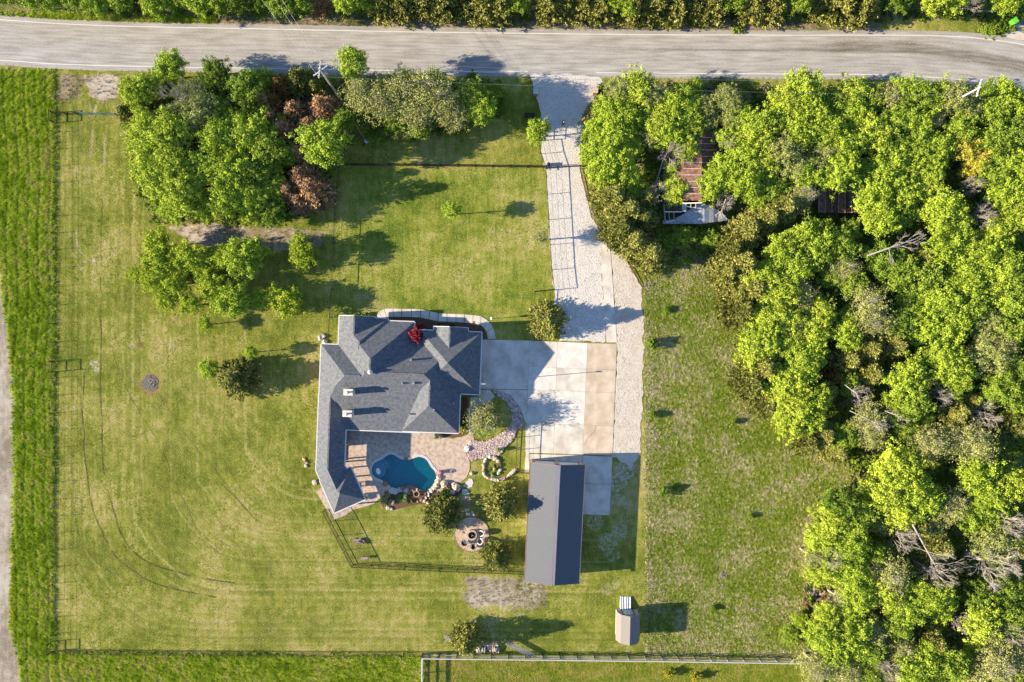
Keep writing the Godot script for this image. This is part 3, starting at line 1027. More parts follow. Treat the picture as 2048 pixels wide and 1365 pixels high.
func pool() -> void:
	var edge := smooth(flat(POOL), 4)
	if Geometry2D.is_polygon_clockwise(edge):
		edge.reverse()
	var rim := ringed(edge, 0.36)
	minus_pool("patio", "stamped tan concrete patio wrapping around the swimming pool", "patio", flat([646, 858, 820, 862, 872, 868, 882, 874, 905, 878, 925, 874, 945, 866, 950, 884, 936, 898, 931, 905, 939, 922, 940, 938, 933, 955, 921, 966, 900, 968, 888, 962, 885, 984, 768, 984, 770, 990, 757, 999, 748, 1008, 730, 1014, 706, 1020, 690, 1032, 668, 1040, 652, 1018, 632, 984, 648, 972]), rim, .05, mats.patio)
	minus_pool("planting_bed", "dark soil bed with boulders curving around the back of the pool", "garden bed", flat([768, 982, 885, 982, 888, 964, 920, 968, 925, 985, 905, 1000, 880, 1005, 850, 1008, 820, 1012, 790, 1020, 765, 1015, 760, 1000]), rim, .04, mats.mulch)
	var p := thing("swimming_pool", "free-form swimming pool with deep blue water and pale coping", "swimming pool")
	var b := MB.new()
	var n := edge.size()
	var in_ := ringed(edge, -0.05)
	# coping stones, one by one along the deck side
	var total := 0.0
	for i in n:
		total += edge[i].distance_to(edge[(i + 1) % n])
	var run := 0.0
	for i in n:
		var a := edge[i]
		var c := edge[(i + 1) % n]
		var mid := (a + c) * .5
		var v := mid.y / K + 682.5
		var u := mid.x / K + 1024.0
		var na := (edge[(i + 1) % n] - edge[posmod(i - 1, n)]).normalized().orthogonal()
		var nc := (edge[(i + 2) % n] - edge[i]).normalized().orthogonal()
		var test := mid + na * .1
		if Geometry2D.is_point_in_polygon(test, edge):
			na = -na
			nc = -nc
		var brown: bool = v > 964 or (u > 806 and u < 824 and v < 930)
		var y := 0.09
		var a2 := a + na * .4
		var c2 := c + nc * .4
		var s := MB.new()
		var q := [Vector3(a.x, -.1, a.y), Vector3(c.x, -.1, c.y), Vector3(c2.x, -.1, c2.y), Vector3(a2.x, -.1, a2.y)]
		var cen: Vector3 = (q[0] + q[1] + q[2] + q[3]) * .25
		for k in 4:
			q[k] = q[k] + (cen - q[k]) * .04
		if (q[1] - q[0]).cross(q[2] - q[0]).y < 0:
			q.reverse()
		var q2 := q.duplicate()
		for k in 4:
			q2.append(Vector3(q[k].x, y, q[k].z))
		s.hexa(q2)
		part(p, "coping_stone", s.mesh(mats.stone_brown if brown else mats.stone_grey))
	# basin
	b = MB.new()
	for i in n:
		var a := edge[i]
		var c := edge[(i + 1) % n]
		b.quad(Vector3(a.x, .0, a.y), Vector3(c.x, 0, c.y), Vector3(c.x, -1.6, c.y), Vector3(a.x, -1.6, a.y))
	b.slab(edge, -1.6, -1.6)
	part(p, "basin", b.mesh(mats.plaster))
	b = MB.new()
	var ledge := PackedVector2Array()
	for i in 28:
		var t := TAU * i / 28
		ledge.append(Vector2(at(757, 0).x + cos(t) * 1.02, at(0, 940.5).z + sin(t) * 1.25))
	for q in Geometry2D.intersect_polygons(ledge, in_):
		b.slab(q, -1.6, -.3)
	part(p, "tanning_ledge", b.mesh(mats.plaster_light))
	for k in 3:
		b = MB.new()
		var arc := PackedVector2Array()
		for i in 12:
			var t := lerpf(-1.25, .1, i / 11.0)
			arc.append(Vector2(at(757, 0).x + cos(t) * (1.1 + .3 * (k + 1)), at(0, 937).z + sin(t) * (1.3 + .25 * (k + 1))))
		for i in 12:
			var t := lerpf(.1, -1.25, i / 11.0)
			arc.append(Vector2(at(757, 0).x + cos(t) * (.8 + .3 * k), at(0, 937).z + sin(t) * (1.0 + .25 * k)))
		for q in Geometry2D.intersect_polygons(arc, in_):
			b.slab(q, -1.6, -.5 - k * .28)
		part(p, "step", b.mesh(mats.plaster_light if k == 0 else mats.plaster))
	b = MB.new()
	b.slab(edge, -.06, -.06)
	part(p, "water", b.mesh(mats.water))
	# float on the ledge
	var f := thing("pool_float", "white inflatable float resting on the shallow pool ledge", "pool float", at(756.5, 943) + Vector3(0, -.05, 0), .3)
	b = MB.new()
	b.lathe(Vector3.ZERO, [Vector2(0, .08), Vector2(.2, .08), Vector2(.28, .13), Vector2(.34, .09), Vector2(.32, .0), Vector2(0, 0)], 18)
	f.scale = Vector3(.95, 1, 1.45)
	part(f, "cushion", b.mesh(mats.white))
	b = MB.new()
	b.box(Vector3(.05, .16, -.22), Vector3(.4, .1, .14))
	part(f, "headrest", b.mesh(mats.white))
	# fire bowl spilling into the pool, and boulders around
	var w := thing("spill_bowl", "round terracotta water bowl on the boulder wall behind the pool", "bowl", at(834, 987))
	b = MB.new()
	b.lathe(Vector3.ZERO, [Vector2(.35, 0), Vector2(.42, .45), Vector2(.46, .62), Vector2(.36, .62), Vector2(.30, .45), Vector2(0, .42)], 18)
	part(w, "bowl", b.mesh(mats.terracotta))
	b = MB.new()
	b.lathe(Vector3.ZERO, [Vector2(.33, .52), Vector2(0, .52)], 18)
	part(w, "water", b.mesh(mats.dark))
	b = MB.new()
	b.box(Vector3(.02, .5, -.62), Vector3(.22, .06, .4))
	part(w, "spout", b.mesh(mats.stone_tan))
	var r := RandomNumberGenerator.new()
	r.seed = 31
	var tones := {"tan": mats.stone_tan, "grey": mats.stone_grey, "brown": mats.stone_brown}
	var rocks := []
	for k in 4:
		for key in tones:
			rocks.append([key, rock_mesh(60 + k * 3 + key.length(), tones[key])])
	var spots := [[771, 968, .5, "brown"], [776, 975, .5, "tan"], [783, 982, .5, "grey"], [791, 983, .55, "grey"], [800, 981, .45, "tan"], [806, 977, .4, "brown"], [812, 983, .45, "grey"], [818, 986, .4, "brown"], [824, 978, .5, "brown"], [828, 983, .35, "tan"], [842, 986, .35, "brown"], [850, 987, .4, "brown"], [857, 986, .35, "grey"], [863, 982, .4, "grey"], [868, 976, .45, "tan"], [873, 970, .5, "tan"], [876, 963, .5, "tan"], [878, 955, .45, "tan"], [876, 948, .4, "brown"],
		[889, 968, .7, "tan"], [897, 973, .4, "brown"], [908, 970, .5, "tan"], [913, 975, .75, "tan"], [905, 985, .4, "grey"], [843, 1000, .35, "brown"], [849, 1002, .35, "tan"], [836, 1003, .3, "brown"], [856, 1006, .3, "tan"], [880, 1000, .3, "tan"], [776, 1016, .4, "grey"], [783, 1018, .3, "tan"], [858, 992, .25, "grey"], [852, 996, .25, "grey"]]
	var words := {"tan": "tan boulder set in the planting bed around the back of the pool", "grey": "grey boulder set in the planting bed around the back of the pool", "brown": "dark brown boulder set in the planting bed around the back of the pool"}
	for s in spots:
		boulder(rocks, r, s, words[s[3]], s[3] + " boulders around the pool")
	for s in [[641, 676, .5, "grey"], [647, 672.5, .45, "grey"], [649, 684, .45, "grey"]]:
		boulder(rocks, r, s, "chalky white boulder heaped at the corner of the house", "white boulders at the house corner")
	boulder(rocks, r, [629.5, 965, .5, "tan"], "tan boulder beside the pavilion corner on the lawn")
	boulder(rocks, r, [935, 897.5, .55, "grey"], "large pale boulder at the edge between patio and cobble bed")
	boulder(rocks, r, [943, 947, .38, "tan"], "small tan boulder standing on the grass at the patio's curve")
	for s in [[608, 918, .25, "tan"], [611, 923, .3, "brown"], [614, 926, .25, "tan"], [612, 932, .28, "tan"]]:
		boulder(rocks, r, s, "small brown stone of the curved heap on the side lawn", "stone heap on the side lawn")
	# pink blossom pot on the boulder wall
	var pk := thing("flower_pot", "pot of pink flowers on the boulders at the pool's end", "flower pot", at(880, 944))
	b = MB.new()
	b.lathe(Vector3.ZERO, [Vector2(.2, 0), Vector2(.28, .5), Vector2(.22, .5), Vector2(0, .45)], 12)
	part(pk, "pot", b.mesh(mats.terracotta))
	b = MB.new()
	for i in 120:
		var dd := Vector3(r.randf_range(-1, 1), r.randf_range(0, 1), r.randf_range(-1, 1)).normalized()
		b.col = Color(.75, .30, .45) * r.randf_range(.7, 1.1)
		b.leaf(Vector3(0, .6, 0) + dd * .33, dd, Vector3(r.randf(), r.randf(), r.randf()), .12, .10)
	part(pk, "flowers", b.mesh(mats.leaves))

func boulder(rocks: Array, r: RandomNumberGenerator, s: Array, label: String, group := "") -> void:
	var pick := rocks.filter(func(q): return q[0] == s[3])
	var o := part(self, "boulder", pick[r.randi() % pick.size()][1])
	tag(o, label, "boulder", group)
	o.position = at(s[0], s[1]) + Vector3(0, s[2] * .28, 0)
	o.rotation.y = r.randf() * TAU
	o.scale = Vector3(s[2] * r.randf_range(.85, 1.2), s[2] * r.randf_range(.7, .95), s[2])

# ---------------------------------------------------------------- workshop and shed
func shop() -> void:
	var h := thing("workshop", "long workshop with a ribbed dark metal gable roof and two roller doors", "workshop", at(1106.7, 1035), deg_to_rad(-2.9))
	var hw := 3.85
	var hl := 8.4
	var e := 3.15
	var rd := 4.5
	for s in [-1.0, 1.0]:
		var b := MB.new()
		var a := Vector3(0, rd, -hl)
		var c := Vector3(s * hw, e, -hl)
		var d := Vector3(0, 0, hl * 2)
		var up := Vector3(0, .04, 0)
		if s > 0:
			b.quad(c + d, c, a, a + d)
		else:
			b.quad(c, c + d, a + d, a)
		var sl := part(h, "roof_slope", b.mesh(mats.shop_roof))
		b = MB.new()
		var k := 70
		for i in k + 1:
			var z := -hl + .03 + (2 * hl - .06) * i / k
			b.beam(Vector3(s * .12, rd - .03, z), Vector3(s * hw, e + .012, z), .05, .055)
		var ribs := part(sl, "seam", b.mesh(mats.shop_roof))
		ribs.set_meta("kind", "stuff")
		b = MB.new()
		b.beam(Vector3(s * (hw + .06), e - .05, -hl), Vector3(s * (hw + .06), e - .05, hl), .12, .14)
		part(sl, "gutter", b.mesh(mats.shop_trim if s < 0 else mats.shop_roof))
	var b := MB.new()
	for s in [-1.0, 1.0]:
		b.beam(Vector3(s * .16, rd - .01, -hl - .02), Vector3(s * .16, rd - .01, hl + .02), .34, .03)
	part(h, "ridge_cap", b.mesh(plain("ridge_metal", Color(.26, .25, .27), .45, .3)))
	for z in [-hl - .03, hl + .03]:
		b = MB.new()
		for s in [-1.0, 1.0]:
			b.beam(Vector3(0, rd - .05, z), Vector3(s * (hw + .1), e - .08, z), .06, .18)
		part(h, "bargeboard", b.mesh(mats.shop_trim))
	b = MB.new()
	for s in [-1.0, 1.0]:
		b.box(Vector3(s * 3.6, 1.5, 0), Vector3(.12, 3.0, 16.2))
	for z in [-8.05, 8.05]:
		b.box(Vector3(0, 1.5, z), Vector3(7.2, 3.0, .12))
		b.tri(Vector3(-3.6, 3.0, z), Vector3(3.6, 3.0, z), Vector3(0, 4.3, z))
	part(h, "wall", b.mesh(mats.cream))
	for x in [-3.45, .0, 3.45]:
		b = MB.new()
		b.box(Vector3(x, 1.45, -8.2), Vector3(.5, 2.9, .3))
		part(h, "pier", b.mesh(mats.stone_tan))
	for x in [-1.72, 1.72]:
		b = MB.new()
		for i in 8:
			b.box(Vector3(x, .2 + i * .345, -8.15), Vector3(2.8, .335, .06))
		part(h, "roller_door", b.mesh(mats.white))

func shed() -> void:
	var h := thing("garden_shed", "barn-shaped shed with tan shingles and a pale blue door", "shed", at(1252, 1243), deg_to_rad(-1.5))
	var hl := 2.05
	var prof := [Vector2(-1.74, 1.7), Vector2(-1.2, 2.9), Vector2(0, 3.5), Vector2(1.2, 2.9), Vector2(1.74, 1.7)]
	for i in 4:
		var b := MB.new()
		var a: Vector2 = prof[i]
		var c: Vector2 = prof[i + 1]
		b.quad(Vector3(a.x, a.y, -hl), Vector3(a.x, a.y, hl), Vector3(c.x, c.y, hl), Vector3(c.x, c.y, -hl))
		part(h, "roof_slope", b.mesh(mats.shingle_tan))
	var b := MB.new()
	b.box(Vector3(0, .95, 0), Vector3(3.1, 1.7, 3.7))
	var wall := plain("shed_wall", Color(.40, .37, .31), .8)
	for z in [-1.86, 1.86]:
		var s := -1.0 if z < 0 else 1.0
		var p := [Vector3(-1.55 * s, 1.8, z), Vector3(1.55 * s, 1.8, z), Vector3(1.12 * s, 2.82, z), Vector3(0, 3.4, z), Vector3(-1.12 * s, 2.82, z)]
		for i in range(1, 4):
			b.tri(p[0], p[i], p[i + 1])
	part(h, "wall", b.mesh(wall))
	b = MB.new()
	for s in [-1.0, 1.0]:
		b.box(Vector3(s * .8, 1.35, -1.89), Vector3(.1, 2.1, .06))
	b.box(Vector3(0, 2.45, -1.89), Vector3(1.7, .1, .06))
	part(h, "door_frame", b.mesh(mats.brown_metal))
	b = MB.new()
	b.box(Vector3(0, 1.35, -1.88), Vector3(1.5, 2.1, .05))
	part(h, "door", b.mesh(mats.glass_blue))
	b = MB.new()
	b.box(Vector3(-.72, .12, 1.95), Vector3(.1, .24, .3))
	b.box(Vector3(1.5, .12, 2.0), Vector3(.08, .24, .3))
	part(h, "skid", b.mesh(mats.brown_metal))
	var rp := thing("shed_ramp", "white ribbed metal ramp leading up to the shed door", "ramp", at(1250.5, 1205), deg_to_rad(-1.5))
	b = MB.new()
	b.hexa([Vector3(-.75, .0, .85), Vector3(.75, .0, .85), Vector3(.75, .0, -.85), Vector3(-.75, .0, -.85), Vector3(-.75, .5, .85), Vector3(.75, .5, .85), Vector3(.75, .12, -.85), Vector3(-.75, .12, -.85)])
	part(rp, "deck", b.mesh(mats.white))
	for i in 5:
		b = MB.new()
		b.beam(Vector3(-.7 + i * .35, .14, -.85), Vector3(-.7 + i * .35, .52, .85), .1, .06)
		part(rp, "rib", b.mesh(mats.galvanised if i % 2 else mats.white))

# ---------------------------------------------------------------- old barns in the woods
func barns() -> void:
	var r := RandomNumberGenerator.new()
	r.seed = 404
	var h := thing("derelict_barn", "collapsing barn with rusty sheet roof, bare rafters and a curled tin panel", "barn")
	var ridge := 4.6
	var low := 2.7
	var sheet := func(a: Vector3, b: Vector3, c: Vector3, d: Vector3, key: String):
		var m := MB.new()
		# corrugated sheet between eave a-b and ridge d-c
		var k := 8
		for i in k:
			var t0 := float(i) / k
			var t1 := float(i + 1) / k
			var y0 := Vector3(0, .035 if i % 2 else 0.0, 0)
			var y1 := Vector3(0, .0 if i % 2 else 0.035, 0)
			m.quad(a.lerp(b, t0) + y0, a.lerp(b, t1) + y1, d.lerp(c, t1) + y1, d.lerp(c, t0) + y0)
		part(h, "roof_sheet", m.mesh(mats[key]))
		m = MB.new()
		m.beam(a + Vector3(0, .05, 0), d + Vector3(0, .05, 0), .06, .03)
		part(h, "seam", m.mesh(mats.old_tin))
	# west slope, two courses of sheets from north to south, with a gap near the south end
	var v0 := 262.0
	for i in 11:
		var v1 := v0 + 12.6
		var wx := 1327.0 if i > 3 else 1332.0
		var lift := r.randf_range(0, .05)
		var mid := (low + ridge) * .5
		if i != 9:
			sheet.call(at(wx, v0, low), at(wx, v1 + .6, low), at(1366, v1 + .6, mid), at(1366, v0, mid), "rust_dark" if i in [2, 3, 9, 10] else "rust")
		sheet.call(at(1364, v0, mid + .04 + lift), at(1364, v1 + .6, mid + .04 + lift), at(1404, v1 + .6, ridge), at(1404, v0, ridge), "rust")
		if v0 < 335:
			sheet.call(at(1404.5, v1 + .6, ridge), at(1404.5, v0, ridge), at(1444, v0, low), at(1444, v1 + .6, low), "rust_dark")
		v0 = v1
	# fallen south bay: west remnant, standing frames
	sheet.call(at(1329, 411, low - .2), at(1329, 424, low - .4), at(1364, 424, 3.2), at(1364, 411, 3.4), "rust_dark")
	for q in [[1373, 407, 4.0, 1373, 428, 1.8], [1382, 407, 4.2, 1384, 424, 2.2], [1392, 406, 4.4, 1393, 427, 1.6], [1328, 409, 2.8, 1331, 446, 1.6], [1338, 424, 2.4, 1339, 446, 1.2], [1348, 424, 2.5, 1348, 443, 1.2]]:
		var m := MB.new()
		m.beam(at(q[0], q[1], q[2]), at(q[3], q[4], q[5]), .14, .14)
		part(h, "rafter", m.mesh(mats.weathered_wood))
	for q in [[1366, 407, 4.2, 1404, 406, 4.6], [1330, 424, 2.5, 1364, 424, 3.2], [1372, 413, 3.4, 1403, 417, 3.0], [1332, 445, 1.6, 1350, 441, 1.5]]:
		var m := MB.new()
		m.beam(at(q[0], q[1], q[2]), at(q[3], q[4], q[5]), .12, .16)
		part(h, "purlin", m.mesh(mats.white))
	var m := MB.new()
	m.quad(at(1364, 409, 3.5), at(1364, 424, 3.2), at(1372, 423, 3.3), at(1372, 408, 3.6))
	part(h, "loose_sheet", m.mesh(mats.old_tin))
	# curled tin: a sagging sheet pinned at the ridge end
	m = MB.new()
	var k := 14
	for i in k:
		for j in 5:
			var q := []
			for e in [[i, j], [i, j + 1], [i + 1, j + 1], [i + 1, j]]:
				var t := float(e[0]) / k
				var s := float(e[1]) / 5
				var u := lerpf(1326, 1455, t)
				var v := lerpf(441 - 33 * exp(-pow((u - 1402) / 36.0, 2)), 448, s)
				if u > 1402:
					v = lerpf(lerpf(408, 438, pow((u - 1402) / 53.0, 2.0)), lerpf(448, 441, (u - 1402) / 53.0), s)
				q.append(at(u, v, 1.0 + 1.9 * exp(-pow((u - 1400) / 45.0, 2)) * (1.0 - s * .5) + .06 * (e[0] % 2)))
			m.quad(q[0], q[1], q[2], q[3])
	part(h, "curled_sheet", m.mesh(mats.old_tin))
	m = MB.new()
	for q in [[1331, 264, 1331, 404], [1440, 264, 1440, 345], [1331, 264, 1440, 264]]:
		var a := at(q[0], q[1], 1.3)
		var c := at(q[2], q[3], 1.3)
		m.beam(a, c, .12, 2.6)
	part(h, "wall", m.mesh(mats.weathered_wood))
	var h2 := thing("tin_shack", "small dark rusted shack roof half hidden under the trees", "shack")
	for i in 7:
		var u0 := 1638.0 + i * 13.2
		m = MB.new()
		m.quad(at(u0, 426, 2.3), at(u0 + 13.4, 426, 2.3), at(u0 + 13.4, 362, 3.0), at(u0, 362, 3.0))
		part(h2, "roof_sheet", m.mesh(mats.rust_dark if i % 3 else mats.rust))
		m = MB.new()
		m.beam(at(u0, 426, 2.36), at(u0, 362, 3.06), .08, .04)
		part(h2, "seam", m.mesh(mats.weathered_wood))
	m = MB.new()
	m.quad(at(1698, 415, 2.5), at(1722, 415, 2.5), at(1722, 372, 2.96), at(1698, 372, 2.96))
	part(h2, "patch", m.mesh(plain("tar_paper", Color(.10, .11, .12), .9)))
	m = MB.new()
	m.box(at(1686, 394, 1.1), Vector3(6.4, 2.2, 4.4))
	part(h2, "wall", m.mesh(mats.weathered_wood))
	# heap of broken brick at the edge of the woods
	var hp := thing("rubble_heap", "heap of broken red-brown boards and brick at the wood's edge", "rubble heap", at(1630, 1195))
	for i in 26:
		m = MB.new()
		var bs := Basis.from_euler(Vector3(r.randf_range(-.4, .4), r.randf() * TAU, r.randf_range(-.3, .3)))
		m.box(Vector3(r.randf_range(-1.8, 1.8), r.randf_range(.1, .6), r.randf_range(-1.3, 1.3)), Vector3(r.randf_range(.5, 1.4), .08, r.randf_range(.2, .4)), bs)
		part(hp, "board", m.mesh([mats.rust, mats.stone_brown, mats.weathered_wood][r.randi() % 3]))

# ---------------------------------------------------------------- fences, gates, poles
func fence(called: String, label: String, category: String, p: Array, h: float, spacing: float, post_r: float, m: Material, rails: Array, wires: Array, group := "") -> Node3D:
	var f := thing(called, label, category, at(p[0], p[1]), 0.0, group)
	var q := []
	for i in range(0, p.size(), 2):
		q.append(at(p[i], p[i + 1]) - f.position)
	var post := MB.new()
	post.tube(Vector3(0, -.05, 0), Vector3(0, h, 0), post_r, post_r, 7)
	var pm := post.mesh(m)
	for i in q.size() - 1:
		var a: Vector3 = q[i]
		var b: Vector3 = q[i + 1]
		var k := maxi(1, roundi(a.distance_to(b) / spacing))
		for j in k + (1 if i == q.size() - 2 else 0):
			var o := part(f, "post", pm)
			o.position = a.lerp(b, float(j) / k)
	for y in rails:
		var b := MB.new()
		for i in q.size() - 1:
			b.tube(q[i] + Vector3(0, y, 0), q[i + 1] + Vector3(0, y, 0), .035, .035, 6)
		part(f, "rail", b.mesh(m))
	for y in wires:
		var b := MB.new()
		for i in q.size() - 1:
			b.tube(q[i] + Vector3(0, y, 0), q[i + 1] + Vector3(0, y, 0), .009, .009, 3, false)
		part(f, "wire", b.mesh(mats.black_wire))
	return f

func brace(called: String, label: String, p: Array, h: float, m: Material) -> void:  # an H-brace: two stout posts and rails
	var f := thing(called, label, "fence brace", at(p[0], p[1]), 0.0, "pipe braces along the side fence")
	var b := at(p[2], p[3]) - f.position
	for q in [Vector3.ZERO, b]:
		var t := MB.new()
		t.tube(q + Vector3(0, -.05, 0), q + Vector3(0, h, 0), .06, .06, 8)
		part(f, "post", t.mesh(m))
	for y in [h - .05, h * .45]:
		var t := MB.new()
		t.tube(Vector3(0, y, 0), b + Vector3(0, y, 0), .045, .045, 7)
		part(f, "rail", t.mesh(m))

func fences() -> void:
	var bm: Material = mats.black_metal
	var w4 := [.25, .6, .95, 1.2]
	fence("field_fence", "long black pipe fence between the tall grass strip and the side lawn", "fence", [109.5, 232, 109, 500, 108, 722, 107, 1000, 105.5, 1302], 1.32, 2.55, .035, bm, [], [.25, .6, .95, 1.28])
	brace("fence_brace", "pipe brace in the middle run of the side field fence", [108, 724, 108, 744], 1.5, bm)
	brace("fence_brace", "pipe brace where the side field fence meets the pasture gate", [109.5, 226, 109.5, 246], 1.5, bm)
	brace("fence_brace", "pipe brace at the back corner of the side field fence", [106, 1283, 106, 1303], 1.5, bm)
	fence("gate_fence", "short black rail run from the fence corner to the pasture gate", "fence", [110, 229, 158, 230.5], 1.4, 1.7, .05, bm, [1.35, .9, .5], [])
	var g := thing("pasture_gate", "long green-grey pipe gate closing the pasture track", "gate", at(160, 230))
	var e := at(238, 233) - g.position
	for y in [.35, .6, .85, 1.1, 1.35]:
		var t := MB.new()
		t.tube(Vector3(0, y, 0), e + Vector3(0, y, 0), .03, .03, 6)
		part(g, "bar", t.mesh(mats.green_pipe))
	for k in 4:
		var t := MB.new()
		t.tube(e * (k / 3.0) + Vector3(0, .25, 0), e * (k / 3.0) + Vector3(0, 1.4, 0), .035, .035, 6)
		part(g, "upright", t.mesh(mats.green_pipe))
	fence("back_fence", "brown post and wire fence behind the side lawn and its weedy edge", "fence", [106, 1303, 480, 1306, 845, 1307], 1.3, 2.6, .04, mats.brown_metal, [], range(1, 11).map(func(k): return k * .12))
	fence("rear_fence", "brown post fence running close behind the white board fence", "fence", [846, 1307, 1290, 1309, 1612, 1314], 1.3, 2.45, .05, mats.brown_metal, [1.25], [.3, .6, .9])
	# white board fence in two runs
	for run in [["white board fence along the back boundary", [846, 1309, 1290, 1314, 1614, 1319]], ["white board fence running away down the paddock corner", [846, 1310, 845, 1420]]]:
		var f := thing("board_fence", run[0], "fence", at(run[1][0], run[1][1]))
		for i in range(0, run[1].size() - 2, 2):
			var a := at(run[1][i], run[1][i + 1]) - f.position
			var b := at(run[1][i + 2], run[1][i + 3]) - f.position
			var k := maxi(1, roundi(a.distance_to(b) / 2.45))
			for j in k:
				var p0 := a.lerp(b, float(j) / k)
				var p1 := a.lerp(b, float(j + 1) / k)
				var t := MB.new()
				t.box(p0 + Vector3(0, .75, 0), Vector3(.13, 1.5, .13))
				part(f, "post", t.mesh(mats.fence_white))
				for y in [.35, .85, 1.38]:
					t = MB.new()
					t.beam(p0.lerp(p1, .002) + Vector3(0, y, 0), p0.lerp(p1, .998) + Vector3(0, y, 0), .05, .15)
					part(f, "board", t.mesh(mats.fence_white))
			var t := MB.new()
			t.beam(a + Vector3(0, 1.52, 0), b + Vector3(0, 1.52, 0), .13, .04)
			part(f, "top_rail", t.mesh(mats.fence_white))
	fence("garden_fence", "black iron garden fence enclosing the lawn behind the pool", "fence", [650, 1020, 662, 1043, 707, 1129, 880, 1137, 1052, 1143], 1.5, 2.42, .04, bm, [1.48, .25], range(1, 12).map(func(k): return k * .12))
	fence("front_fence", "black iron fence crossing the front lawn below the thicket", "fence", [680, 331, 880, 333, 1089, 336], 1.35, 2.6, .045, bm, [1.33, .25, .7], range(1, 11).map(func(k): return k * .12))
	fence("yard_fence", "black iron fence along the west edge of the front lawn", "fence", [681, 332, 673, 440, 667, 580, 659, 690], 1.35, 3.4, .045, bm, [1.33], [.3, .6, .9])
	fence("drive_fence", "black iron fence bordering the gravel driveway", "fence", [1076, 282, 1081, 308, 1091, 338, 1097, 440, 1103, 540, 1108, 580], 1.35, 3.0, .045, bm, [1.33], [.3, .6, .9])
	fence("drive_fence", "black iron fence corner around the olive cedar by the garage", "fence", [1108, 580, 1069, 584, 1065, 640, 1063, 684], 1.35, 2.8, .045, bm, [1.33], [.3, .6, .9])
	fence("entry_fence", "black pipe fence crossing the driveway mouth behind the keypad", "fence", [1086, 248, 1084, 282], 1.35, 1.2, .045, bm, [1.33, .7], [.3])
	fence("edge_fence", "dark rail fence angling along the east side of the driveway", "fence", [1159, 338, 1172, 392, 1205, 470], 1.1, 2.5, .05, mats.brown_metal, [1.05, .6, .2], [.4, .8])
	fence("edge_fence", "dark rail fence between the gravel verge and the leaning cedar", "fence", [1222, 462, 1250, 515, 1283, 574], 0.9, 2.5, .05, mats.brown_metal, [.85, .5, .2], [.4])
	fence("wire_fence", "thin steel wire fence between the gravel verge and the rough field", "fence", [1288, 545, 1290, 700, 1292, 900, 1294, 1100, 1297, 1308], 1.15, 3.2, .025, mats.galvanised, [], [.3, .6, .9, 1.1])
	fence("side_fence", "short black fence between the cobble bed and the workshop", "fence", [1036, 850, 1033, 900, 1031, 942], 1.4, 2.3, .045, bm, [1.38, .25], [.5, .75, 1.0])
	fence("side_fence", "black fence panel joining the garden wall to the workshop corner", "fence", [1032, 943, 1058, 944], 1.4, 1.8, .045, bm, [1.38, .25, .8], [])
	# driveway gate, its motor and the keypad
	var dg := thing("driveway_gate", "black iron driveway gate standing across the gravel", "gate", at(1092, 337))
	e = at(1166, 333) - dg.position
	for y in [.15, .75, 1.45]:
		var t := MB.new()
		t.beam(Vector3(0, y, 0), e + Vector3(0, y, 0), .05, .06)
		part(dg, "bar", t.mesh(bm))
	for k in 24:
		var t := MB.new()
		t.tube(e * (k / 23.0) + Vector3(0, .12, 0), e * (k / 23.0) + Vector3(0, 1.45, 0), .014, .014, 5)
		part(dg, "picket", t.mesh(bm))
	for k in [0.0, 1.0]:
		var t := MB.new()
		t.box(e * k + Vector3(0, .8, .0), Vector3(.16, 1.7, .16))
		part(dg, "gate_post", t.mesh(bm))
	var mo := thing("gate_motor", "dark rounded motor box beside the driveway gate", "gate motor", at(1097, 330))
	var t2 := MB.new()
	t2.lathe(Vector3.ZERO, [Vector2(.24, 0), Vector2(.25, .6), Vector2(.16, .75), Vector2(0, .78)], 10)
	part(mo, "housing", t2.mesh(mats.black_wire))
	t2 = MB.new()
	t2.tube(Vector3(.1, .5, .2), Vector3(.2, .5, .9), .05, .05, 6)
	part(mo, "arm", t2.mesh(bm))
	var kp := thing("keypad_post", "small black keypad box on a post in the gravel", "keypad", at(1126, 250))
	t2 = MB.new()
	t2.box(Vector3(0, .55, 0), Vector3(.14, 1.1, .14))
	part(kp, "post", t2.mesh(bm))
	t2 = MB.new()
	t2.box(Vector3(0, 1.15, 0), Vector3(.42, .4, .42))
	var bx := part(kp, "box", t2.mesh(bm))
	t2 = MB.new()
	t2.box(Vector3(.02, 1.37, .02), Vector3(.16, .03, .16))
	part(bx, "cap", t2.mesh(mats.white))
	for q in [[1071, 189, "grey"], [1189, 187, "brown"]]:
		var gp := thing("gate_pillar", "squat %s brick pillar at the mouth of the driveway" % q[2], "pillar", at(q[0], q[1]), -.05)
		t2 = MB.new()
		t2.box(Vector3(0, .6, 0), Vector3(.62, 1.2, .62))
		part(gp, "shaft", t2.mesh(mats.brick_wall))
		t2 = MB.new()
		t2.box(Vector3(0, 1.25, 0), Vector3(.74, .1, .74))
		part(gp, "cap", t2.mesh(mats.stone_grey if q[2] == "grey" else mats.stone_tan))
	var bn := thing("park_bench", "low black metal bench on the verge near the driveway mouth", "bench", at(1059, 234), .02)
	t2 = MB.new()
	for k in 4:
		t2.box(Vector3(0, .45, -.18 + k * .12), Vector3(1.5, .04, .07))
	part(bn, "seat", t2.mesh(bm))
	for s in [-.65, .65]:
		for z in [-.18, .18]:
			t2 = MB.new()
			t2.box(Vector3(s, .22, z), Vector3(.06, .44, .06))
			part(bn, "leg", t2.mesh(bm))
	t2 = MB.new()
	t2.box(Vector3(0, .8, -.24), Vector3(1.5, .3, .04))
	part(bn, "backrest", t2.mesh(bm))

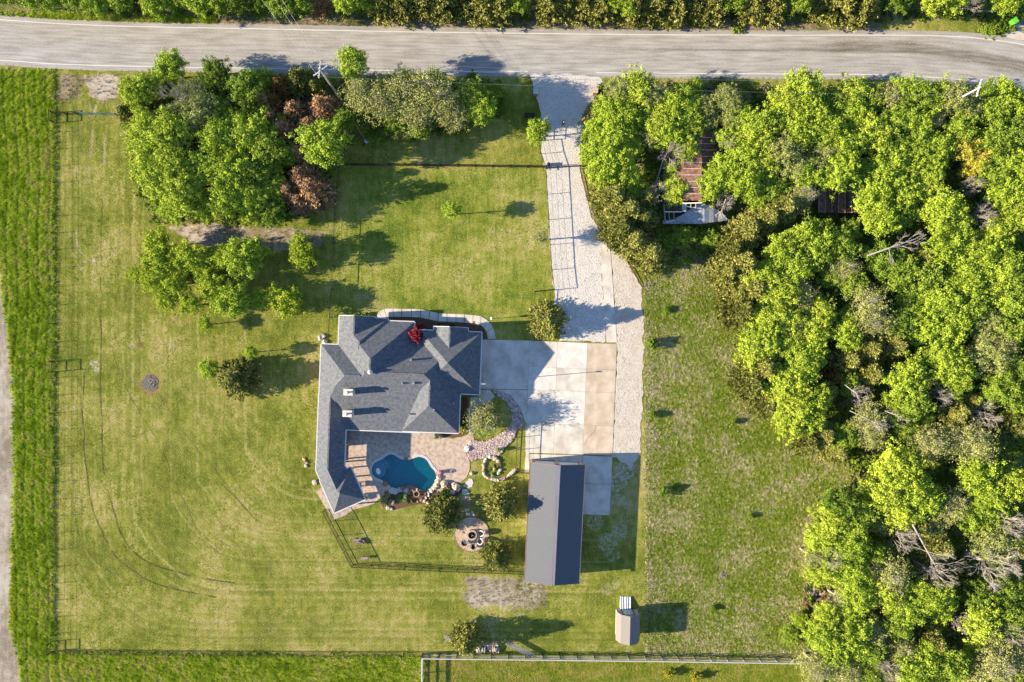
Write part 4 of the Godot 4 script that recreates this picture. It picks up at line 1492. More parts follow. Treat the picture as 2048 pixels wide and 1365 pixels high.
func poles() -> void:
	var tops := []
	for q in [["utility_pole", "tall pale utility pole carrying a transformer among the roadside trees", 676.5, 191.0, true], ["utility_pole", "tall pale utility pole with one crossarm rising from the eastern wood", 1868.0, 225.0, false]]:
		var p := thing(q[0], q[1], "utility pole", at(q[2], q[3]))
		var t := MB.new()
		t.tube(Vector3(0, -.2, 0), Vector3(0, 10, 0), .17, .12, 10)
		part(p, "shaft", t.mesh(mats.pole_wood))
		var arms := [Vector3(.10, 0, -1.0).normalized() if q[4] else Vector3(.28, 0, -1.0).normalized()]
		if q[4]:
			arms.append(Vector3(1.0, 0, -.75).normalized())
		var ends := []
		for i in arms.size():
			var a: Vector3 = arms[i]
			var y: float = 9.7 - i * .5
			t = MB.new()
			t.beam(Vector3(0, y, 0) - a * 1.2, Vector3(0, y, 0) + a * 1.2, .14, .16)
			var arm := part(p, "crossarm", t.mesh(mats.pole_wood))
			for s in [-1.1, .45, 1.1]:
				t = MB.new()
				t.tube(Vector3(0, y + .05, 0) + a * s, Vector3(0, y + .3, 0) + a * s, .05, .04, 6)
				part(arm, "insulator", t.mesh(mats.white))
				if i == 0:
					ends.append(p.position + Vector3(0, y + .3, 0) + a * s)
		tops.append(ends)
		if q[4]:
			t = MB.new()
			t.tube(Vector3(.42, 8.0, .1), Vector3(.42, 8.95, .1), .26, .26, 12)
			part(p, "transformer", t.mesh(mats.galvanised))
	var wire := func(a: Vector3, b: Vector3, sag: float, label: String, group: String):
		var m := MB.new()
		var k := 20
		for i in k:
			var p0 := a.lerp(b, float(i) / k) - Vector3(0, sag * 4 * (float(i) / k) * (1 - float(i) / k), 0)
			var p1 := a.lerp(b, float(i + 1) / k) - Vector3(0, sag * 4 * (float(i + 1) / k) * (1 - float(i + 1) / k), 0)
			m.tube(p0, p1, .014, .014, 4, false)
		var o := part(self, "power_line", m.mesh(mats.cable))
		tag(o, label, "power line", group)
	for i in 3:
		wire.call(tops[0][i], tops[1][i], 1.3, "power line strung between the two utility poles along the roadside", "power lines between the poles")
		wire.call(tops[0][i], tops[0][i] + Vector3(-22 + i * 1.5, .3, -30), .5, "power line crossing the road from the transformer pole", "power lines crossing the road")
	var gy := thing("guy_wire", "taut guy wire with a yellow guard anchored in the front lawn", "guy wire", at(731, 281))
	var top := at(676.5, 191) + Vector3(0, 7.5, 0) - gy.position
	var t := MB.new()
	t.tube(Vector3.ZERO, top, .012, .012, 4)
	part(gy, "cable", t.mesh(mats.cable))
	t = MB.new()
	t.tube(top * .03, top * .32, .035, .035, 6)
	part(gy, "guard", t.mesh(mats.yellow_plastic))
	var st := part(self, "anchor_stone", rock_mesh(301, mats.stone_grey))
	tag(st, "round white stone at the foot of the yellow guy guard", "stone")
	st.position = at(733, 283) + Vector3(0, .08, 0)
	st.scale = Vector3(.42, .16, .42)

# ---------------------------------------------------------------- trees
var kinds := {}

func limbs(b: MB, r: RandomNumberGenerator, p: Vector3, d: Vector3, l: float, w: float, depth: int, spread: float, tips: Array) -> void:
	var e := p + d * l
	b.tube(p, e, w, w * .62, 4 if depth < 2 else 5, false)
	if depth == 0:
		tips.append(e)
		return
	var k := 3 if depth > 1 else 4
	for i in k:
		var side := d.cross(Vector3(r.randf_range(-1, 1), r.randf_range(-1, 1), r.randf_range(-1, 1))).normalized()
		var nd := (d + side * spread * r.randf_range(.6, 1.3) + Vector3(0, .12, 0)).normalized()
		limbs(b, r, p.lerp(e, r.randf_range(.55, 1.0)), nd, l * r.randf_range(.55, .8), w * .58, depth - 1, spread, tips)

func trunk_mesh(seed_: int, h: float, w: float, m: Material) -> ArrayMesh:
	var r := RandomNumberGenerator.new()
	r.seed = seed_
	var b := MB.new()
	var lean := Vector3(r.randf_range(-.1, .1), 1, r.randf_range(-.1, .1)).normalized()
	b.tube(Vector3(0, -.1, 0), lean * h * .4, w, w * .7, 7)
	b.tube(lean * h * .4, lean * h * .8, w * .7, w * .25, 6)
	for i in 7:
		var a := r.randf() * TAU
		var s := lean * h * r.randf_range(.3, .6)
		b.tube(s, s + Vector3(cos(a) * h * .26, h * r.randf_range(.12, .28), sin(a) * h * .26), w * .36, w * .1, 5, false)
	return b.mesh(m)

func leafy(seed_: int, dark: Color, light: Color, boughs: int, per: int, leaf: float, tall: float, open := 0.0) -> ArrayMesh:  # crown of radius 1 round the origin
	var r := RandomNumberGenerator.new()
	r.seed = seed_
	var b := MB.new()
	for i in boughs:
		var el := asin(lerpf(-.35, 1.0, pow((i + r.randf()) / boughs, .8)))
		var az := i * 2.39996 + r.randf_range(-.5, .5)
		var d := Vector3(cos(az) * cos(el), sin(el), sin(az) * cos(el))
		var reach := r.randf_range(.62, 1.02)
		if r.randf() < open:
			continue
		var btone := r.randf_range(.8, 1.15)
		var hue := r.randf()
		for j in 7:
			var f := reach * (1.0 - .11 * j * r.randf_range(.5, 1.0)) - .04
			var side := Vector3(r.randfn(), r.randfn() * .6, r.randfn()) * .15
			var rc := r.randf_range(.085, .17)
			var cc := Vector3(d.x * f, d.y * f * tall, d.z * f) + side
			var tone := btone * r.randf_range(.9, 1.1)
			for k in per:
				var e := Vector3(r.randfn(), r.randfn() + .2, r.randfn()).normalized()
				var p := cc + e * rc * (r.randf_range(.2, 1.15) if k % 5 else r.randf_range(.8, 2.2))
				var nn := (e + Vector3(r.randf_range(-.9, .9), r.randf_range(-.3, 1.0), r.randf_range(-.9, .9))).normalized()
				var al := nn.cross(Vector3(r.randf_range(-1, 1), r.randf_range(-1, 1), r.randf_range(-1, 1))).normalized()
				b.col = dark.lerp(light, clampf(r.randf() * .7 + hue * .3, 0, 1)) * (tone * r.randf_range(.82, 1.15))
				var s := leaf * r.randf_range(.6, 1.35)
				b.leaf(p, nn, al, s, s * .72)
	return b.mesh(mats.leaves)

func conifer(seed_: int, dark: Color, light: Color, sprays: int, per: int, spiky: float) -> ArrayMesh:  # cone of radius 1, from 0 to 2.4 high
	var r := RandomNumberGenerator.new()
	r.seed = seed_
	var b := MB.new()
	for i in sprays:
		var t := pow(r.randf(), 1.35)
		var rad := pow(1.0 - t, .75) * r.randf_range(.55, 1.08)
		var a := r.randf() * TAU
		var out := Vector3(cos(a), r.randf_range(.25, .75), sin(a)).normalized()
		var base := Vector3(cos(a) * rad * .35, t * 2.2 + .1, sin(a) * rad * .35)
		var tip := Vector3(cos(a) * rad, t * 2.2 + .2 + rad * .22, sin(a) * rad)
		var tone := r.randf_range(.7, 1.25)
		for j in per:
			var s := r.randf()
			var p := base.lerp(tip, sqrt(s)) + Vector3(r.randfn(), r.randfn(), r.randfn()) * .055
			var nn := (Vector3(0, .8, 0) + Vector3(r.randfn(), r.randfn(), r.randfn()) * .6).normalized()
			var al := (out * spiky + Vector3(r.randfn(), r.randfn(), r.randfn()) * .55).normalized()
			if absf(al.dot(nn)) > .95:
				continue
			b.col = dark.lerp(light, r.randf()) * (tone * r.randf_range(.8, 1.15))
			b.leaf(p, nn, al, r.randf_range(.10, .2), r.randf_range(.035, .07))
	return b.mesh(mats.needles)

func make_kinds() -> void:
	var spec := {
		"bright": [Color(.22, .32, .025), Color(.42, .53, .06), 42, 58, .066, .8, 0.0],
		"yellow": [Color(.27, .36, .025), Color(.50, .59, .075), 42, 58, .062, .8, 0.0],
		"mid": [Color(.15, .235, .025), Color(.32, .42, .05), 40, 58, .067, .8, 0.05],
		"deep": [Color(.095, .17, .02), Color(.22, .31, .04), 40, 58, .067, .85, 0.05],
		"grey": [Color(.19, .23, .06), Color(.40, .43, .14), 44, 48, .054, .85, 0.08],
		"gold": [Color(.32, .29, .03), Color(.56, .51, .08), 38, 48, .062, .85, 0.12],
		"bud": [Color(.25, .28, .07), Color(.45, .45, .17), 42, 19, .05, .75, 0.0],
		"oak": [Color(.23, .32, .02), Color(.44, .52, .05), 34, 62, .068, .5, 0.1],
	}
	for k in spec:
		var s: Array = spec[k]
		var list := []
		for i in (3 if k in ["gold", "deep"] else 4):
			list.append([trunk_mesh(700 + i + k.length() * 13, 2.2, .085, mats.bark if k != "bud" else mats.bark_grey), leafy(k.hash() % 5000 + i * 17, s[0], s[1], s[2], s[3], s[4], s[5], s[6])])
		kinds[k] = list
	for k in [["cedar", Color(.09, .11, .02), Color(.22, .23, .055), mats.bark], ["olive", Color(.15, .165, .03), Color(.36, .35, .09), mats.bark], ["dead", Color(.24, .13, .06), Color(.50, .32, .17), mats.bark_grey], ["russet", Color(.10, .07, .02), Color(.32, .17, .05), mats.bark]]:
		var list := []
		for i in 3:
			list.append([trunk_mesh(900 + i, 2.2, .07, k[3]), conifer(k[0].hash() % 5000 + i * 31, k[1], k[2], 260 if k[0] != "dead" else 190, 30 if k[0] != "dead" else 18, 1.0)])
		kinds[k[0]] = list
	# bare crowns: fine grey branchwork; "bud" trees get the same under sparse young leaves
	var list := []
	for i in 4:
		var r := RandomNumberGenerator.new()
		r.seed = 1200 + i
		var b := MB.new()
		b.tube(Vector3(0, -.1, 0), Vector3(.03, .9, .02), .085, .06, 7)
		var tips := []
		var t := MB.new()
		for j in 7:
			var a := TAU * j / 7 + r.randf() * .6
			limbs(t, r, Vector3(.02, .7 + j * .06, .02), Vector3(cos(a), r.randf_range(.7, 1.5), sin(a)).normalized(), .6, .028, 4, .75, tips)
		list.append([b.mesh(mats.bark_grey), t.mesh(mats.bark_grey)])
	kinds["bare"] = list

# r is the crown's radius in survey units, tall a factor on its height
func tree(kind: String, u: float, v: float, r: float, label: String, group: String, called := "", tall := 1.0, lift := -1.0) -> Node3D:
	var list: Array = kinds[kind]
	var pick: Array = list[rng.randi() % list.size()]
	var cone: bool = kind in ["cedar", "olive", "dead", "russet"]
	var rad := r * K * (1.15 if cone else .95)
	var names := {"bright": "leafy_tree", "yellow": "leafy_tree", "mid": "leafy_tree", "deep": "leafy_tree", "grey": "willow_tree", "gold": "golden_tree", "bud": "budding_tree", "oak": "young_oak", "cedar": "cedar_tree", "olive": "cedar_tree", "dead": "dead_cedar", "russet": "cedar_tree", "bare": "bare_tree"}
	var h: float
	var mid: float
	if cone:
		h = clampf(rad * 2.1, 2.0, 7.5) * tall
		mid = h * .45
	else:
		h = clampf(rad * 2.1 + 1.2, 1.6, 9.0) * tall * (1.22 if kind == "bare" else 1.0)
		mid = h - rad * .85
	if lift >= 0:
		mid = lift
	var p := at(u, v, mid)
	var t := thing(called if called != "" else names[kind], label, "tree", Vector3(p.x, 0, p.z), rng.randf() * TAU, group)
	var tr := part(t, "trunk", pick[0])
	var cr := part(t, "branches" if kind == "bare" else "crown", pick[1])
	if cone:
		tr.scale = Vector3(rad * .8, h / 2.6, rad * .8)
		cr.scale = Vector3(rad, h / 2.42, rad)
	elif kind == "bare":
		tr.scale = Vector3(rad, h / 2.2, rad)
		cr.scale = Vector3(rad * .72, h / 2.2, rad * .72)
	else:
		tr.scale = Vector3(rad * .8, h / 2.2, rad * .8)
		cr.position.y = mid
		cr.scale = Vector3(rad * rng.randf_range(.9, 1.14), rad * rng.randf_range(.9, 1.1), rad * rng.randf_range(.9, 1.14))
		if kind == "bud":
			var br := part(t, "branches", kinds.bare[rng.randi() % 4][1])
			br.scale = Vector3(rad * .62, h / 2.3, rad * .62)
	return t

const LOOKS := {"bright": "bright green tree", "yellow": "yellow-green tree", "mid": "mid-green tree", "deep": "deep green tree", "grey": "grey-green tree", "gold": "golden tree", "bud": "budding tree", "oak": "lime-green tree", "cedar": "dark cedar", "olive": "olive cedar", "dead": "dead cedar", "russet": "rusty cedar", "bare": "leafless tree"}

func stand(where: String, list: Array, tall := 1.0) -> void:
	var words := []
	for q in list:
		words.append(("small " if q[3] < 29 else ("large " if q[3] >= 42 else "medium ")) + LOOKS[q[0]])
	for i in list.size():
		var q: Array = list[i]
		var label: String = words[i]
		if words.count(label) > 1:  # tell look-alikes apart by the trees they stand beside
			var near := range(list.size()).filter(func(k): return k != i)
			near.sort_custom(func(a, b): return Vector2(list[a][1] - q[1], list[a][2] - q[2]).length() < Vector2(list[b][1] - q[1], list[b][2] - q[2]).length())
			var first: String = LOOKS[list[near[0]][0]]
			var second: String = LOOKS[list[near[1]][0]]
			if first == second:
				label += " beside two " + first + "s"
			else:
				label += " beside one " + first + " and one " + second
		tree(q[0], q[1], q[2], q[3], label + ", " + where, "trees of the " + where, "", q[4] if q.size() > 4 else tall)

func grove() -> void:
	make_kinds()
	stand("roadside thicket", [
		["bright", 340, 133, 34], ["bright", 276, 182, 36], ["deep", 432, 150, 32], ["deep", 495, 178, 40], ["mid", 525, 160, 26], ["bare", 350, 190, 42], ["bare", 385, 175, 30], ["grey", 398, 222, 44], ["mid", 440, 225, 30], ["cedar", 258, 228, 26], ["cedar", 300, 215, 24],
		["yellow", 292, 262, 44], ["yellow", 335, 272, 48], ["yellow", 300, 312, 44], ["yellow", 352, 330, 46], ["yellow", 318, 362, 46], ["yellow", 365, 385, 46], ["bright", 440, 275, 44], ["bright", 470, 250, 34], ["bright", 500, 270, 44], ["mid", 540, 300, 40], ["bright", 420, 335, 42], ["bright", 470, 345, 44], ["deep", 520, 350, 38], ["bright", 455, 395, 40], ["bright", 505, 395, 36], ["bright", 545, 375, 30], ["deep", 545, 425, 28], ["bright", 405, 415, 30], ["bright", 345, 425, 26], ["yellow", 500, 430, 24], ["bud", 490, 350, 32], ["cedar", 385, 300, 30],
		["russet", 565, 175, 30], ["cedar", 600, 165, 34], ["cedar", 635, 180, 28], ["russet", 550, 205, 26], ["dead", 535, 205, 32], ["dead", 590, 222, 30], ["dead", 645, 215, 34], ["dead", 622, 255, 30], ["dead", 570, 262, 30], ["dead", 548, 240, 26], ["dead", 600, 310, 28], ["dead", 605, 355, 34], ["dead", 625, 385, 40], ["dead", 580, 385, 30], ["dead", 600, 405, 28], ["bright", 646, 288, 46, 1.05], ["deep", 690, 240, 26], ["yellow", 560, 245, 16], ["mid", 575, 310, 26], ["bright", 545, 340, 26], ["mid", 520, 230, 26],
		["bright", 705, 128, 36, 1.25], ["bud", 720, 190, 44], ["bud", 765, 205, 46], ["bud", 800, 185, 46], ["grey", 810, 165, 34], ["bud", 850, 180, 50], ["bud", 885, 205, 48], ["bud", 830, 225, 44], ["bud", 905, 235, 38], ["mid", 775, 175, 26], ["bright", 770, 190, 22], ["mid", 945, 190, 36], ["bright", 960, 220, 36], ["mid", 985, 185, 24], ["mid", 840, 258, 26], ["mid", 795, 245, 26], ["bright", 875, 160, 22]])
	stand("side lawn grove", [
		["oak", 316, 488, 30], ["oak", 322, 525, 40], ["oak", 275, 550, 22], ["oak", 312, 560, 34], ["oak", 345, 565, 34], ["oak", 380, 515, 40], ["oak", 408, 530, 32], ["oak", 450, 515, 32], ["bright", 485, 515, 40], ["oak", 510, 505, 32], ["oak", 425, 572, 36], ["oak", 335, 600, 28], ["oak", 378, 608, 28], ["bright", 465, 602, 38], ["oak", 518, 600, 22], ["oak", 548, 592, 28], ["oak", 576, 606, 32], ["oak", 410, 648, 18]], .82)
	tree("oak", 598, 482, 22, "slim lime-green tree at the grove's corner beside the yard fence", "", "", 1.1)
	tree("oak", 605, 510, 26, "lime-green tree at the end of the bare strip beside the yard fence", "", "", 1.0)
	tree("bright", 904, 420, 19, "small lone bright tree on the front lawn", "", "sapling", 1.15)
	tree("bright", 1075, 262, 26, "round bright tree beside the driveway fence corner", "", "", .9)
	tree("bud", 1078, 475, 26, "thin half-bare tree on the driveway fence line", "", "", .9)
	tree("olive", 1094, 642, 37, "stout olive cedar standing at the corner of the concrete driveway", "", "", .8)
	tree("bright", 417, 738, 21, "bright green shrubby tree touching the dark cedar on the side lawn", "", "", .7)
	tree("bright", 502, 705, 17, "small bright round tree beyond the dark cedar on the side lawn", "", "", .9)
	tree("cedar", 476, 756, 40, "dark spiky cedar alone on the side lawn", "", "", .75)
	tree("bud", 968, 838, 42, "leafy crape myrtle in the cobble island by the driveway", "", "ornamental_tree", .7)
	tree("mid", 975, 838, 30, "dense green shrub under the crape myrtle in the island", "", "garden_shrub", .6)
	tree("cedar", 884, 1036, 36, "dark green bushy evergreen beside the fire pit patio", "", "evergreen_tree", .75)
	tree("olive", 998, 1010, 38, "olive cedar between the fire pit and the workshop", "", "", .9)
	tree("cedar", 992, 1115, 30, "dark spiky evergreen by the garden fence near the workshop", "", "evergreen_tree", .85)
	tree("olive", 931, 1284, 30, "leaning olive cedar by the back fence woodpile", "", "", 1.1)
	stand("barn woods", [
		["grey", 1240, 185, 34], ["yellow", 1275, 178, 38], ["grey", 1305, 190, 34], ["yellow", 1240, 205, 30], ["bright", 1215, 222, 34], ["bright", 1250, 235, 34], ["bright", 1195, 262, 30], ["bright", 1228, 268, 38], ["bright", 1190, 305, 34], ["bright", 1225, 315, 40], ["bright", 1205, 345, 34], ["bright", 1250, 345, 32], ["bright", 1258, 290, 28], ["bright", 1365, 190, 28], ["bright", 1388, 175, 20], ["bright", 1345, 215, 36], ["bright", 1370, 225, 34], ["yellow", 1320, 250, 36], ["mid", 1295, 245, 30], ["bright", 1340, 268, 34], ["mid", 1378, 262, 30], ["grey", 1355, 295, 26], ["yellow", 1372, 300, 32], ["bright", 1345, 335, 20], ["grey", 1300, 272, 28],
		["grey", 1408, 215, 26, 1.1], ["grey", 1455, 200, 30, 1.1], ["grey", 1462, 235, 30], ["grey", 1415, 245, 24], ["bright", 1480, 238, 30], ["bright", 1515, 250, 38], ["yellow", 1510, 280, 38], ["bright", 1458, 285, 30], ["bright", 1485, 315, 36], ["bright", 1450, 345, 38], ["bright", 1490, 360, 42], ["yellow", 1530, 330, 38], ["bright", 1425, 370, 34], ["mid", 1540, 375, 34], ["bright", 1510, 395, 28], ["bare", 1455, 285, 28], ["bare", 1345, 305, 34], ["bare", 1318, 385, 30, .8], ["bare", 1445, 405, 34, .8], ["yellow", 1350, 385, 30, .9], ["mid", 1340, 360, 16],
		["yellow", 1605, 175, 42], ["yellow", 1580, 205, 40], ["bright", 1620, 215, 42], ["mid", 1560, 240, 34], ["grey", 1560, 305, 42], ["grey", 1585, 330, 38], ["bright", 1600, 265, 42]])
	stand("shack woods", [
		["bright", 1650, 260, 40], ["mid", 1665, 210, 34], ["yellow", 1705, 185, 34], ["bright", 1700, 225, 36], ["mid", 1745, 195, 30], ["bud", 1775, 195, 34], ["bright", 1805, 180, 32], ["mid", 1840, 190, 36], ["bright", 1870, 195, 32], ["grey", 1905, 195, 38], ["grey", 1935, 215, 32], ["mid", 1965, 195, 34], ["bright", 2005, 195, 38], ["bright", 2040, 220, 36], ["mid", 1985, 230, 36],
		["yellow", 1745, 265, 40], ["bright", 1690, 290, 40], ["grey", 1650, 320, 36], ["bright", 1680, 345, 42], ["mid", 1800, 240, 36], ["bright", 1830, 250, 34], ["bud", 1865, 245, 30], ["mid", 1835, 295, 38], ["deep", 1790, 300, 34], ["bright", 1870, 300, 36], ["mid", 1920, 265, 36], ["gold", 1925, 292, 34], ["gold", 1945, 325, 34], ["mid", 1985, 290, 38], ["deep", 2025, 275, 40], ["mid", 1985, 340, 38], ["bright", 2030, 335, 40], ["bright", 1770, 345, 40], ["bright", 1815, 335, 36], ["bright", 1860, 340, 38], ["mid", 1730, 340, 30],
		["bright", 1612, 350, 38], ["bright", 1650, 350, 24], ["bud", 1598, 395, 38], ["bare", 1612, 390, 30], ["olive", 1560, 415, 40], ["olive", 1530, 440, 36], ["bright", 1745, 390, 40], ["bright", 1800, 385, 40], ["yellow", 1850, 375, 36], ["bare", 1945, 370, 28], ["bare", 1965, 430, 40, .9], ["bright", 2010, 390, 42], ["yellow", 2030, 430, 40], ["bright", 1760, 435, 42], ["mid", 1800, 430, 34], ["bright", 1880, 420, 44], ["bright", 1905, 455, 40], ["yellow", 1990, 465, 38], ["deep", 1632, 462, 32], ["mid", 1700, 462, 26]])
	stand("field woods", [
		["olive", 1490, 465, 38], ["cedar", 1460, 500, 34], ["olive", 1480, 530, 42], ["olive", 1450, 545, 34], ["olive", 1500, 580, 40], ["cedar", 1480, 620, 40], ["olive", 1470, 590, 30], ["bright", 1600, 475, 38], ["bright", 1630, 495, 42], ["mid", 1680, 495, 38], ["bright", 1560, 510, 40], ["bright", 1590, 535, 40], ["bright", 1530, 550, 38], ["yellow", 1510, 560, 34], ["yellow", 1560, 590, 42], ["bud", 1600, 590, 40], ["yellow", 1545, 630, 42], ["yellow", 1580, 640, 36], ["bright", 1530, 670, 40], ["yellow", 1515, 700, 38], ["bright", 1580, 690, 34], ["bud", 1590, 660, 34], ["yellow", 1635, 630, 38], ["yellow", 1625, 665, 36], ["bud", 1690, 540, 36], ["bud", 1670, 530, 32], ["mid", 1705, 570, 34], ["mid", 1660, 555, 28], ["deep", 1760, 520, 38], ["mid", 1800, 545, 40], ["olive", 1830, 520, 34], ["mid", 1850, 560, 40], ["bud", 1735, 610, 46], ["bud", 1745, 640, 42], ["mid", 1700, 635, 28], ["bright", 1690, 670, 36], ["bright", 1620, 710, 36], ["bright", 1885, 500, 42], ["yellow", 1920, 500, 38], ["bright", 1960, 510, 42], ["bright", 2005, 540, 44], ["bright", 1930, 560, 42], ["bright", 1880, 600, 42], ["mid", 1940, 610, 42], ["yellow", 1985, 590, 38], ["mid", 2030, 600, 44], ["grey", 1970, 650, 38], ["bright", 1900, 650, 42], ["bright", 1850, 650, 38], ["mid", 1820, 610, 32], ["olive", 1780, 690, 36], ["olive", 1730, 700, 36], ["gold", 1755, 690, 20], ["mid", 2020, 660, 40], ["bud", 2000, 690, 40], ["deep", 1800, 650, 34],
		["olive", 1520, 735, 40], ["cedar", 1500, 770, 36], ["olive", 1545, 780, 34], ["cedar", 1530, 810, 30], ["bright", 1600, 735, 42], ["yellow", 1575, 770, 42], ["yellow", 1590, 810, 42], ["bright", 1630, 800, 38], ["bright", 1615, 835, 36], ["yellow", 1575, 840, 36], ["olive", 1690, 720, 34], ["olive", 1735, 745, 34], ["russet", 1665, 755, 24], ["cedar", 1650, 780, 30], ["mid", 1700, 770, 26], ["bright", 1810, 760, 44], ["mid", 1825, 800, 42], ["bright", 1795, 810, 34], ["bright", 1890, 725, 44], ["bright", 1910, 755, 40], ["mid", 1870, 705, 34], ["grey", 1975, 710, 42], ["bud", 1985, 735, 34], ["deep", 2030, 740, 38], ["mid", 2000, 780, 40], ["mid", 2040, 800, 34], ["bare", 1720, 790, 30], ["bare", 1885, 790, 34], ["bare", 1980, 830, 36], ["bare", 1785, 830, 36, .8], ["bud", 1735, 840, 40], ["bright", 1850, 840, 20], ["mid", 1810, 860, 28], ["bud", 1745, 870, 36], ["mid", 1690, 875, 30], ["olive", 1640, 870, 34], ["cedar", 1610, 880, 32], ["olive", 1670, 900, 30], ["olive", 1900, 820, 36], ["olive", 1930, 800, 30], ["cedar", 2020, 850, 38], ["russet", 2040, 830, 32], ["bud", 1855, 885, 44], ["bud", 1900, 880, 38], ["bud", 1945, 885, 46], ["mid", 1960, 905, 32]])
	stand("rubble woods", [
		["yellow", 1790, 935, 46], ["bright", 1810, 970, 46], ["yellow", 1770, 985, 44], ["bright", 1840, 1000, 44], ["yellow", 1800, 1020, 40], ["olive", 1750, 1010, 32], ["bright", 1950, 945, 42], ["bright", 1975, 990, 42], ["yellow", 2020, 970, 40], ["mid", 1945, 1030, 36], ["bright", 1985, 1040, 34], ["bud", 1900, 1010, 42], ["grey", 1870, 1040, 30], ["deep", 1680, 1010, 40], ["mid", 1720, 1020, 36], ["yellow", 1660, 1040, 40], ["yellow", 1640, 1080, 38], ["bright", 1700, 1060, 40], ["bright", 1690, 1095, 40], ["bud", 1625, 1115, 34], ["bare", 1660, 1115, 34], ["olive", 1830, 1050, 34], ["olive", 1870, 1090, 36], ["cedar", 1800, 1050, 30], ["bud", 1755, 1050, 24], ["bare", 1815, 1080, 34, 1.1], ["bare", 1880, 1150, 40, 1.0], ["bare", 1985, 1130, 66, .9], ["bare", 1860, 1030, 22], ["bare", 2030, 1050, 44], ["grey", 1985, 1090, 44], ["mid", 1745, 1110, 30], ["yellow", 1640, 1140, 34], ["bright", 1700, 1150, 40], ["bright", 1715, 1190, 40], ["bud", 1780, 1155, 46], ["yellow", 1770, 1185, 40], ["bright", 1860, 1190, 42], ["bright", 1820, 1210, 40], ["mid", 1795, 1245, 36], ["bright", 1880, 1215, 30], ["bud", 1680, 1200, 34], ["bright", 1700, 1225, 34], ["yellow", 1650, 1235, 36], ["bright", 1645, 1270, 40], ["bright", 1700, 1270, 40], ["mid", 1670, 1300, 36], ["bud", 1745, 1270, 36], ["mid", 1735, 1300, 36], ["olive", 1860, 1280, 34], ["yellow", 1960, 1240, 42], ["grey", 1985, 1265, 36], ["bare", 1930, 1250, 28], ["mid", 2020, 1230, 40], ["bare", 2025, 1265, 36], ["bright", 1950, 1290, 26], ["bud", 1800, 1300, 34], ["bud", 1630, 1330, 46, .8], ["bud", 1690, 1340, 44, .8], ["bright", 1830, 1340, 44], ["bright", 1850, 1310, 36], ["mid", 1900, 1330, 42], ["bud", 1990, 1330, 52], ["bud", 1940, 1350, 36], ["bud", 2030, 1310, 40], ["bare", 1775, 1340, 34], ["mid", 1740, 1350, 30], ["deep", 1960, 1190, 36], ["deep", 2010, 1180, 36], ["mid", 1580, 1270, 20, .5], ["bright", 1600, 1240, 18, .5]])
	stand("driveway fence row", [["olive", 1225, 395, 40], ["olive", 1255, 425, 40], ["cedar", 1240, 460, 40], ["olive", 1265, 480, 38], ["cedar", 1285, 440, 34], ["olive", 1290, 395, 30], ["olive", 1300, 510, 36], ["mid", 1270, 380, 26]], .9)
	stand("yard below the barn", [["mid", 1365, 475, 26, .6], ["deep", 1330, 490, 24, .6], ["mid", 1420, 480, 22, .6]])
	stand("roadside hedgerow", [
		["mid", 15, -14, 34], ["bright", 60, -9, 34], ["bright", 100, -4, 30], ["mid", 150, -9, 32], ["bright", 190, -1, 32], ["mid", 235, -7, 32], ["cedar", 265, -4, 26], ["bright", 310, 1, 34], ["mid", 350, -9, 32], ["bright", 390, 3, 32], ["bright", 430, -4, 30], ["deep", 475, -1, 30], ["deep", 515, -5, 28], ["mid", 560, 3, 34], ["mid", 600, -5, 32], ["dead", 650, -9, 26], ["dead", 635, 9, 22], ["bright", 695, -3, 34], ["bright", 725, -1, 28], ["olive", 765, -3, 38], ["olive", 805, 3, 36], ["olive", 850, -3, 38], ["olive", 885, 3, 36], ["cedar", 925, -3, 34], ["olive", 965, 1, 38], ["olive", 1000, 5, 36], ["mid", 1035, 1, 26], ["olive", 1095, 5, 36], ["olive", 1130, 1, 34], ["olive", 1165, 5, 34], ["olive", 1200, 7, 34], ["bright", 1245, 3, 30], ["olive", 1270, 9, 34], ["olive", 1310, 5, 36], ["olive", 1350, 9, 34], ["olive", 1390, 1, 34], ["olive", 1425, 7, 34], ["mid", 1470, -1, 28], ["olive", 1505, 7, 34], ["olive", 1545, 5, 36], ["mid", 1600, 1, 30], ["olive", 1635, 3, 30], ["olive", 1680, 3, 40], ["olive", 1725, 3, 40], ["deep", 1800, -5, 34], ["yellow", 1865, -1, 34], ["yellow", 1905, -3, 32], ["bare", 1955, -5, 30], ["bright", 2015, -5, 32]])
	# bleached dead limbs lying over the canopy
	for q in [[1735, 512, 6.2, 1832, 478, 7.6, "long bleached dead limb sprawled over the canopy of the deep woods", 7], [1826, 1050, 7.0, 1882, 1152, 5.2, "forked pale dead trunk leaning through the low woods", 8], [1327, 318, 2.6, 1302, 402, 1.2, "fallen grey trunk lying along the barn's west wall", 9], [1452, 398, 5.0, 1440, 432, 2.2, "silvery snapped trunk beside the curled tin of the barn", 10], [1690, 770, 5.0, 1716, 790, 6.5, "white broken limb poking out of the dark wood gap", 11], [1700, 822, 5.5, 1760, 850, 6.4, "long pale dead limb across the middle of the woods", 12], [1770, 822, 5.5, 1810, 838, 6.6, "tangle of pale dead limbs in the middle of the woods", 13]]:
		var lr := RandomNumberGenerator.new()
		lr.seed = q[7]
		var a := at(q[0], q[1], q[2])
		var e := at(q[3], q[4], q[5])
		var dl := thing("dead_limb", q[6], "dead limb", a)
		var lm := MB.new()
		var d := (e - a)
		var lw: float = .13 if d.length() > 5.0 else .07
		lm.tube(Vector3.ZERO, d * .55, lw, lw * .7, 7)
		lm.tube(d * .55, d, lw * .7, lw * .3, 6)
		part(dl, "trunk", lm.mesh(mats.bark_grey))
		var br := MB.new()
		var tips := []
